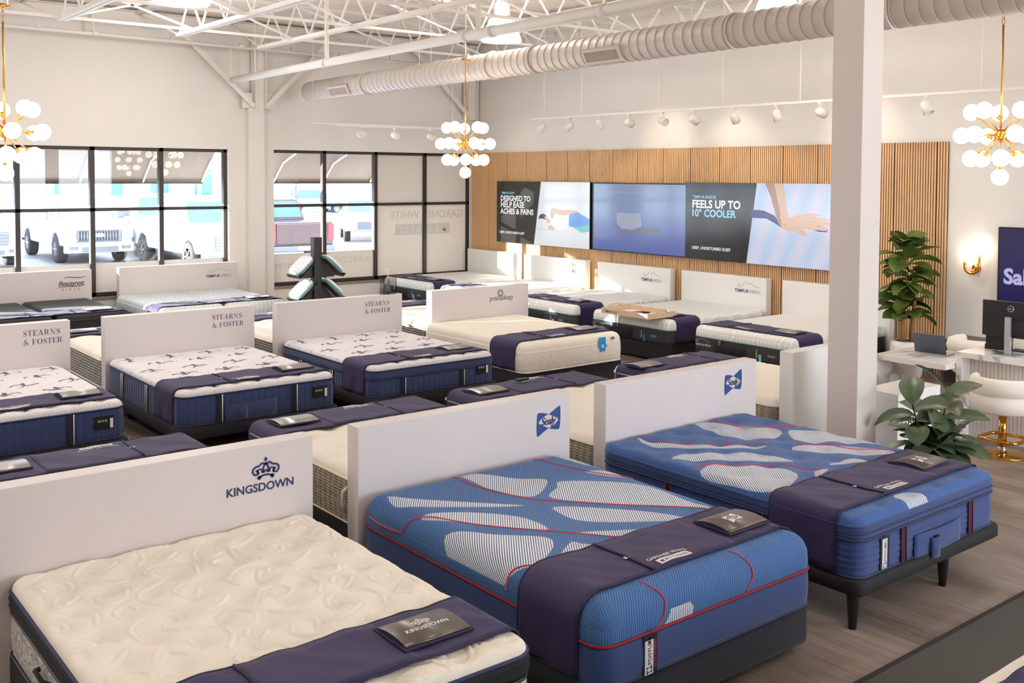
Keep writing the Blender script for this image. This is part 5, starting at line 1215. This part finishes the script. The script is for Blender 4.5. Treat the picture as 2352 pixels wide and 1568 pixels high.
for x, y, w_, h, mt, lb in ((-.20, .02, .17, .30, PRINTW, 'white leaflet lying at the lettered end of the wooden tray'), (.02, .02, .13, .26, BLACKP, 'dark card lying in the middle of the wooden tray'), (.25, .0, .16, .30, PRINTW, 'white leaflet lying at the far end of the wooden tray')):
    tag(obj('leaflet', MB().box(9.97+y-h/2, 9.74-x-w_/2, .619, 9.97+y+h/2, 9.74-x+w_/2, .640), mt, bevel=.001), lb, 'leaflet')
t = thing('table_magnifier', 'thin clear disc on a small black foot standing on the wooden tray', 'ornament', (9.98, 9.60, .642), HM90+.3)
obj('ring', MB().tube([(.085*math.cos(a), 0, .105+.085*math.sin(a)) for a in [2*PI*q/36 for q in range(36)]], .0022, 5, closed=True), ALU, t, smooth=True); obj('foot', MB().sphere((0, 0, .012), .02, 12, 8, (1, 1, .6)), BLACKP, t, smooth=True)
t = thing('pillow_rack', 'black post rack with four slanted pillow shelves by the window', 'rack', (7.09, 13.6, 0))
obj('post', MB().box(-.065, -.06, 0, .065, .06, 1.57), BLACKW, t, bevel=.003); obj('foot', MB().box(-.3, -.25, 0, .3, .25, .03), BLACKW, t)
PILL = wavy('pillow_knit', lin(226, 234, 238), lin(246, 246, 246), 9, 4); PILT = M('pillow_border', lin(104, 142, 146), .7)
th = math.radians(43)
for zc, nm in ((1.10, 'upper'), (.75, 'lower')):
    for s, sd in ((-1, 'left'), (1, 'right')):
        c, n_ = math.cos(th), math.sin(th)
        pt = lambda u, v, w: (s*(.065+u*c+w*n_*.0+w*n_), v, zc+.16-u*n_+w*c)
        sh = MB(); sh.prism([(0, -.19), (.40, -.19), (.40, .19), (0, .19)], pt, -.012, 0); sh.prism([(.39, -.19), (.405, -.19), (.405, .19), (.39, .19)], pt, 0, .05)
        so = obj('shelf', sh, BLACKW, t); obj('bracket', MB().prism([(s*.06, zc+.14), (s*.06, zc-.13), (s*.30, zc-.13)], lambda u, v, d: (u, d, v), -.02, .02), BLACKW, so)
        p = thing('pillow', '%s %s pillow on the black post rack' % (nm, sd), 'pillow', (7.09, 13.6, 0), 0, 'pillows on the rack')
        rows = []
        for w_, k_ in ((.002, .90), (.02, 1), (.055, 1), (.075, .97), (.095, .86), (.105, .6)):
            q = [(.20+.185*k_*(abs(math.cos(a))**.55)*math.copysign(1, math.cos(a)), .18*k_*(abs(math.sin(a))**.55)*math.copysign(1, math.sin(a)), w_) for a in [2*PI*i/32+.01 for i in range(32)]]
            rows.append([pt(*x) for x in q])
        obj('cover', MB().loft(rows[2:]), PILL, p, smooth=True); obj('border', MB().loft(rows[:3]), PILT, p, smooth=True)
# ---------------------------------------------------------------- outdoors
SNOW = M('packed_snow', lin(236, 238, 244), .8, var=.12, vscale=.5); ASPH = M('wet_asphalt', lin(122, 120, 122), .5, var=.5, vscale=.6)
struct('ground', MB().box(-60, YW+.25, -.20, 120, 24.5, -.08), SNOW)
struct('parking_lot', MB().box(-60, 24.5, -.22, 120, 46, -.10), ASPH)
struct('snow_field', MB().box(-60, 46, -.22, 160, 140, .02), SNOW)
AWN = M('awning_canvas', lin(124, 110, 97), .8); AWNM = M('awning_arm', lin(214, 200, 184), .5)
def awning(x0, x1, lb, shopname=None):
    t = thing('awning', lb, 'awning', (x0, YW+.25, 2.34)); L = x1-x0
    n = int(L/.09); top = [(i*L/n, 0.0, .86+(.006 if i % 2 else 0)) for i in range(n+1)]; bot = [(i*L/n, 1.0, .06+(.006 if i % 2 else 0)) for i in range(n+1)]
    obj('canvas', MB().loft([top, bot], closed=False, cap=False), AWN, t, solid=.01); obj('valance', MB().box(0, .98, -.01, L, .995, .07), AWN, t)
    obj('front_bar', MB().box(0, .96, -.01, L, .99, .02), DARKF, t)
    for x in np.arange(.55, L, 1.05): obj('arm', MB().tube([(x, .02, .55), (x, .55, .38), (x+.0, .97, .02)], .016, 6), AWNM, t); 
    return t
t = awning(-3, 7.02, 'long tan awning outside the left window')
m = MB(); put(m, text2d('@mattressfirst', 0), lambda u, v: (10.02-5.9-u+2.05, .97, v), 0, -.05, h=.06); 
awning(7.85, 12.6, 'tan awning outside the window next to the slatted wall')
CARW = M('white_car_paint', lin(228, 232, 240), .25, coat=.5); CARS = M('silver_car_paint', lin(196, 206, 222), .3, metal=.3, coat=.5); CARR = M('dark_red_car_paint', lin(84, 58, 54), .25, metal=.3, coat=.5); CARG = M('grey_car_paint', lin(120, 124, 132), .3, coat=.5)
CGLASS = M('car_glass', lin(70, 112, 150), .08, coat=.6); TRIM = M('car_trim', lin(120, 122, 128), .4, metal=.5); LAMPW = M('headlamp_glass', lin(236, 236, 240), .15); LAMPR = M('tail_lamp', lin(220, 60, 66), .25); TYRE = M('tyre', lin(52, 52, 54), .85)
def tyre(t, x, y, r=.40, wd=.27):
    w_ = obj('wheel', MB().lathe([(r*.55, -wd/2), (r*.96, -wd/2), (r, -wd/3), (r, wd/3), (r*.96, wd/2), (r*.55, wd/2)], (x, y, r), 26, 'x'), TYRE, t, smooth=True)
    h = MB().lathe([(.0, wd/2-.05), (r*.55, wd/2-.03), (r*.58, wd/2)], (x, y, r), 20, 'x').lathe([(.0, -wd/2+.05), (r*.55, -wd/2+.03), (r*.58, -wd/2)], (x, y, r), 20, 'x')
    for q in range(6):
        a = 2*PI*q/6
        for sx in (-1, 1): h.bar((x+sx*(wd/2-.01), y, r), (x+sx*(wd/2-.01), y+r*.54*math.cos(a), r+r*.54*math.sin(a)), .03, .05)
    obj('rim', h, ALU, w_)
def pickup(x, y, rz, lb, paint, grid=False):
    """front bumper at y = 0, body running to +y"""
    t = thing('pickup_truck', lb, 'pickup truck', (x, y, -.10), rz)
    lo = [(0, .55), (.02, 1.0), (.12, 1.12), (1.35, 1.25), (5.7, 1.25), (5.72, .55), (5.1, .5), (4.92, .78), (4.6, .9), (4.28, .78), (4.1, .48), (1.5, .46), (1.33, .76), (1.0, .88), (.68, .76), (.5, .5)]
    b = MB().prism(lo, lambda u, v, d: (d*(1-.035*max(0, 1-u/.5)), u, v), -.98, .98)
    obj('body', b, paint, t, bevel=.05)
    cb = [(1.30, 1.22, .90), (1.95, 1.88, .72), (2.2, 1.95, .70), (3.4, 1.95, .70), (3.75, 1.85, .72), (3.95, 1.22, .90)]
    obj('cab', MB().loft([[(-w_, u, v) for u, v, w_ in cb], [(w_, u, v) for u, v, w_ in cb]], closed=True, cap=True), paint, t, bevel=.05)
    obj('windscreen', MB().add([(-.80, 1.345, 1.30), (.80, 1.345, 1.30), (.66, 1.885, 1.84), (-.66, 1.885, 1.84)], [(0, 1, 2, 3)]), CGLASS, t)
    for s in (-1, 1): obj('side_window', MB().add([(s*.885, 1.75, 1.32), (s*.885, 3.7, 1.32), (s*.735, 3.5, 1.82), (s*.735, 2.1, 1.82)], [(0, 1, 2, 3)]), CGLASS, t)
    obj('rear_window', MB().add([(-.78, 3.945, 1.32), (.78, 3.945, 1.32), (.66, 3.80, 1.8), (-.66, 3.80, 1.8)], [(0, 1, 2, 3)]), CGLASS, t)
    g = MB().box(-.62, -.035, .62, .62, .0, 1.0)
    gr = obj('grille', g, TRIM, t, bevel=.03); bb = MB()
    if grid:
        for i in range(14): bb.bar((-.56+.08*i, -.042, .66), (-.52+.08*i, -.042, .96), .015, .012).bar((-.52+.08*i, -.042, .66), (-.56+.08*i, -.042, .96), .015, .012)
    else:
        for i in range(4): bb.box(-.60, -.05, .66+.085*i, .60, -.035, .70+.085*i)
    obj('grille_bars', bb, RUBBER if grid else CARG, gr)
    obj('badge', MB().lathe([(0, -.062), (.11, -.06), (.11, -.05), (0, -.048)], (0, 0, 0), 24, 'y').v and MB().add([(.13*math.cos(a), -.06, .83+.055*math.sin(a)) for a in [2*PI*q/24 for q in range(24)]], [tuple(range(24))]), LAMPW, gr)
    for s in (-1, 1):
        obj('headlamp', MB().box(min(s*.63, s*.95), -.03, .72, max(s*.63, s*.95), .03, .97), LAMPW, t, bevel=.02)
        m = obj('mirror', MB().box(min(s*1.0, s*1.2), 1.62, 1.25, max(s*1.0, s*1.2), 1.72, 1.5), CARG, t, bevel=.03)
        obj('fog_lamp', MB().box(min(s*.60, s*.85), -.11, .42, max(s*.60, s*.85), -.08, .52), TRIM, t)
    obj('bumper', MB().box(-.97, -.10, .32, .97, .1, .60), CARS if grid else paint, t, bevel=.04)
    obj('air_intake', MB().box(-.5, -.112, .36, .5, -.1, .5), TRIM, t)
    for s in (-1, 1):
        obj('tail_lamp', MB().box(min(s*.80, s*.985), 5.68, .72, max(s*.80, s*.985), 5.735, 1.18), LAMPR, t, bevel=.01)
        for yy in (1.0, 4.6): tyre(t, s*.84, yy)
    obj('tailgate', MB().box(-.78, 5.70, .62, .78, 5.745, 1.20), paint, t, bevel=.02); obj('rear_bumper', MB().box(-.96, 5.7, .42, .96, 5.88, .58), TRIM, t, bevel=.02)
    obj('number_plate', MB().box(-.2, 5.88, .46, .2, 5.89, .57), LAMPW, t)
    return t
pickup(8.85, 30.3, -.02, 'silver-white pickup facing the left window, mesh grille', CARS, True)
pickup(11.4, 31.3, -.12, 'white pickup facing the left window, right of the silver one', CARW, False)
pickup(5.85, 30.4, .0, 'white pickup at the far left edge of the window', CARW, False)
pickup(10.9, 25.3, .0, 'white pickup cut by the right frame of the left window', CARW, False)
pickup(13.55, 32.0, PI-.05, 'dark red pickup seen from behind in the right window', CARR, False)
def suv(x, y, rz, lb, paint):
    t = thing('suv', lb, 'car', (x, y, -.10), rz)
    lo = [(0, .45), (.02, .85), (.2, .98), (1.2, 1.08), (4.5, 1.10), (4.62, .9), (4.6, .42), (4.15, .4), (3.95, .72), (3.65, .78), (3.35, .72), (3.18, .38), (1.4, .38), (1.22, .7), (.92, .76), (.62, .7), (.42, .4)]
    obj('body', MB().prism(lo, lambda u, v, d: (d, u, v), -.92, .92), paint, t, bevel=.06)
    cb = [(1.15, 1.06, .86), (1.9, 1.62, .68), (2.2, 1.68, .66), (4.0, 1.66, .66), (4.45, 1.08, .84)]
    obj('cabin', MB().loft([[(-w_, u, v) for u, v, w_ in cb], [(w_, u, v) for u, v, w_ in cb]]), paint, t, bevel=.05)
    obj('windscreen', MB().add([(-.76, 1.22, 1.12), (.76, 1.22, 1.12), (.64, 1.83, 1.58), (-.64, 1.83, 1.58)], [(0, 1, 2, 3)]), CGLASS, t)
    for s in (-1, 1):
        obj('side_window', MB().add([(s*.845, 1.6, 1.14), (s*.845, 4.1, 1.14), (s*.70, 3.9, 1.58), (s*.70, 2.1, 1.58)], [(0, 1, 2, 3)]), CGLASS, t)
        obj('headlamp', MB().box(min(s*.6, s*.9), -.02, .68, max(s*.6, s*.9), .04, .84), LAMPW, t, bevel=.02)
        for yy in (.92, 3.65): tyre(t, s*.80, yy, .36, .24)
    obj('grille', MB().box(-.45, -.03, .5, .45, 0, .8), TRIM, t)
    return t
suv(20.0, 34.0, -.45, 'white car parked beyond the dark red pickup', CARW)
suv(19.6, 42.0, -.35, 'white snow-covered car further back in the right window', CARW)
for i, (x, y, r, p, lb) in enumerate(((33.5, 60, 1.4, CARG, 'grey car far off, left of the pair below the awning edge'), (41.0, 60, 1.45, CARS, 'silver car far off, right of the pair below the awning edge'), (7.5, 56, 1.5, CARG, 'dark car far off behind the left edge of the left window'))): suv(x, y, r, lb, p)
BRICK = N('pale_brick'); bk = BRICK.n('TexBrick', i_Scale=3.0); bk.inputs['Color1'].default_value = lin(206, 160, 150); bk.inputs['Color2'].default_value = lin(216, 176, 166); bk.inputs['Mortar'].default_value = lin(226, 214, 208)
BRICK.l(BRICK.coord(rot=(PI/2, 0, 0)), bk.inputs['Vector']); BRICK.l(bk.outputs[0], BRICK.b.inputs['Base Color']); BRICK = BRICK.m
def building(x0, x1, y, h, lb, nwin, mat):
    t = thing('building', lb, 'building', (x0, y, 0)); L = x1-x0
    obj('walls', MB().box(0, 0, -.2, L, 12, h), mat, t); obj('roof', MB().box(-.3, -.3, h, L+.3, 12.3, h+.35), SNOW, t)
    for i in range(nwin): obj('window', MB().box(L*(i+.3)/nwin, -.05, 1.0, L*(i+.7)/nwin, .02, h-.8), CGLASS, t)
building(-25, 9, 78, 4.2, 'long pale building behind the parked pickups at the left', 9, PANELW)
building(14, 30, 72, 3.6, 'low brick building behind the white pickup', 5, BRICK)
building(46, 80, 74, 4.5, 'brick building far behind the right window', 6, BRICK)
TWG = M('bare_tree_bark', lin(150, 136, 126), .9)
def tree(x, y, h, lb, sd):
    t = thing('bare_tree', lb, 'tree', (x, y, -.1), 0, None); r = random.Random(sd); m = MB(); tw = MB()
    m.tube([(0, 0, 0), (.05, 0, h*.5), (0, .05, h)], [.12, .09, .03], 8); obj('trunk', m, TWG, t, smooth=True)
    for i in range(60):
        z = h*(.25+.75*r.random()); a = r.uniform(0, 2*PI); L = (1.1-.6*z/h)*r.uniform(.6, 1.2)*h*.3; e = r.uniform(.2, 1.0)
        p = Vector((0, 0, z)); q = p+Vector((math.cos(a)*math.cos(e), math.sin(a)*math.cos(e), math.sin(e)))*L; tw.tube([p, (p+q)/2+Vector((0, 0, .05)), q], [.02, .013, .004], 4)
        for j in range(3):
            o = p+(q-p)*r.uniform(.4, .9); tw.tube([o, o+Vector((r.uniform(-1, 1), r.uniform(-1, 1), r.uniform(.2, 1)))*L*.35], [.008, .003], 3)
    obj('branches', tw, TWG, t)
tree(19.5, 50, 6.5, 'bare tree beyond the right end of the left awning', 1); tree(22.8, 46, 5.0, 'bare shrubby tree at the left of the right window', 2)
REED = M('dry_grass', lin(214, 180, 146), .9)
for x, y, n_, lb in ((7.6, 41, 90, 'tan dry grass clump behind the silver pickup'), (16.0, 45, 90, 'tan dry grass clump behind the white pickup')):
    r = random.Random(n_+int(x)); m = MB()
    for i in range(n_): a, b = r.gauss(0, .8), r.gauss(0, .4); m.tube([(a, b, 0), (a+r.uniform(-.2, .2), b, r.uniform(.7, 1.5))], [.02, .004], 3)
    o = obj('dry_grass', m, REED, None); o.location = (x, y, -.1); tag(o, lb, 'grass'); o['kind'] = 'stuff'
t = thing('lamp_post', 'slim post beyond the parked pickups, centre pane of the left window', 'post', (15.2, 62, 0)); obj('pole', MB().tube([(0, 0, 0), (0, 0, 5.5)], .14, 8), TRIM, t); obj('lamp', MB().box(-.4, -.15, 5.5, .4, .15, 5.7), TRIM, t)
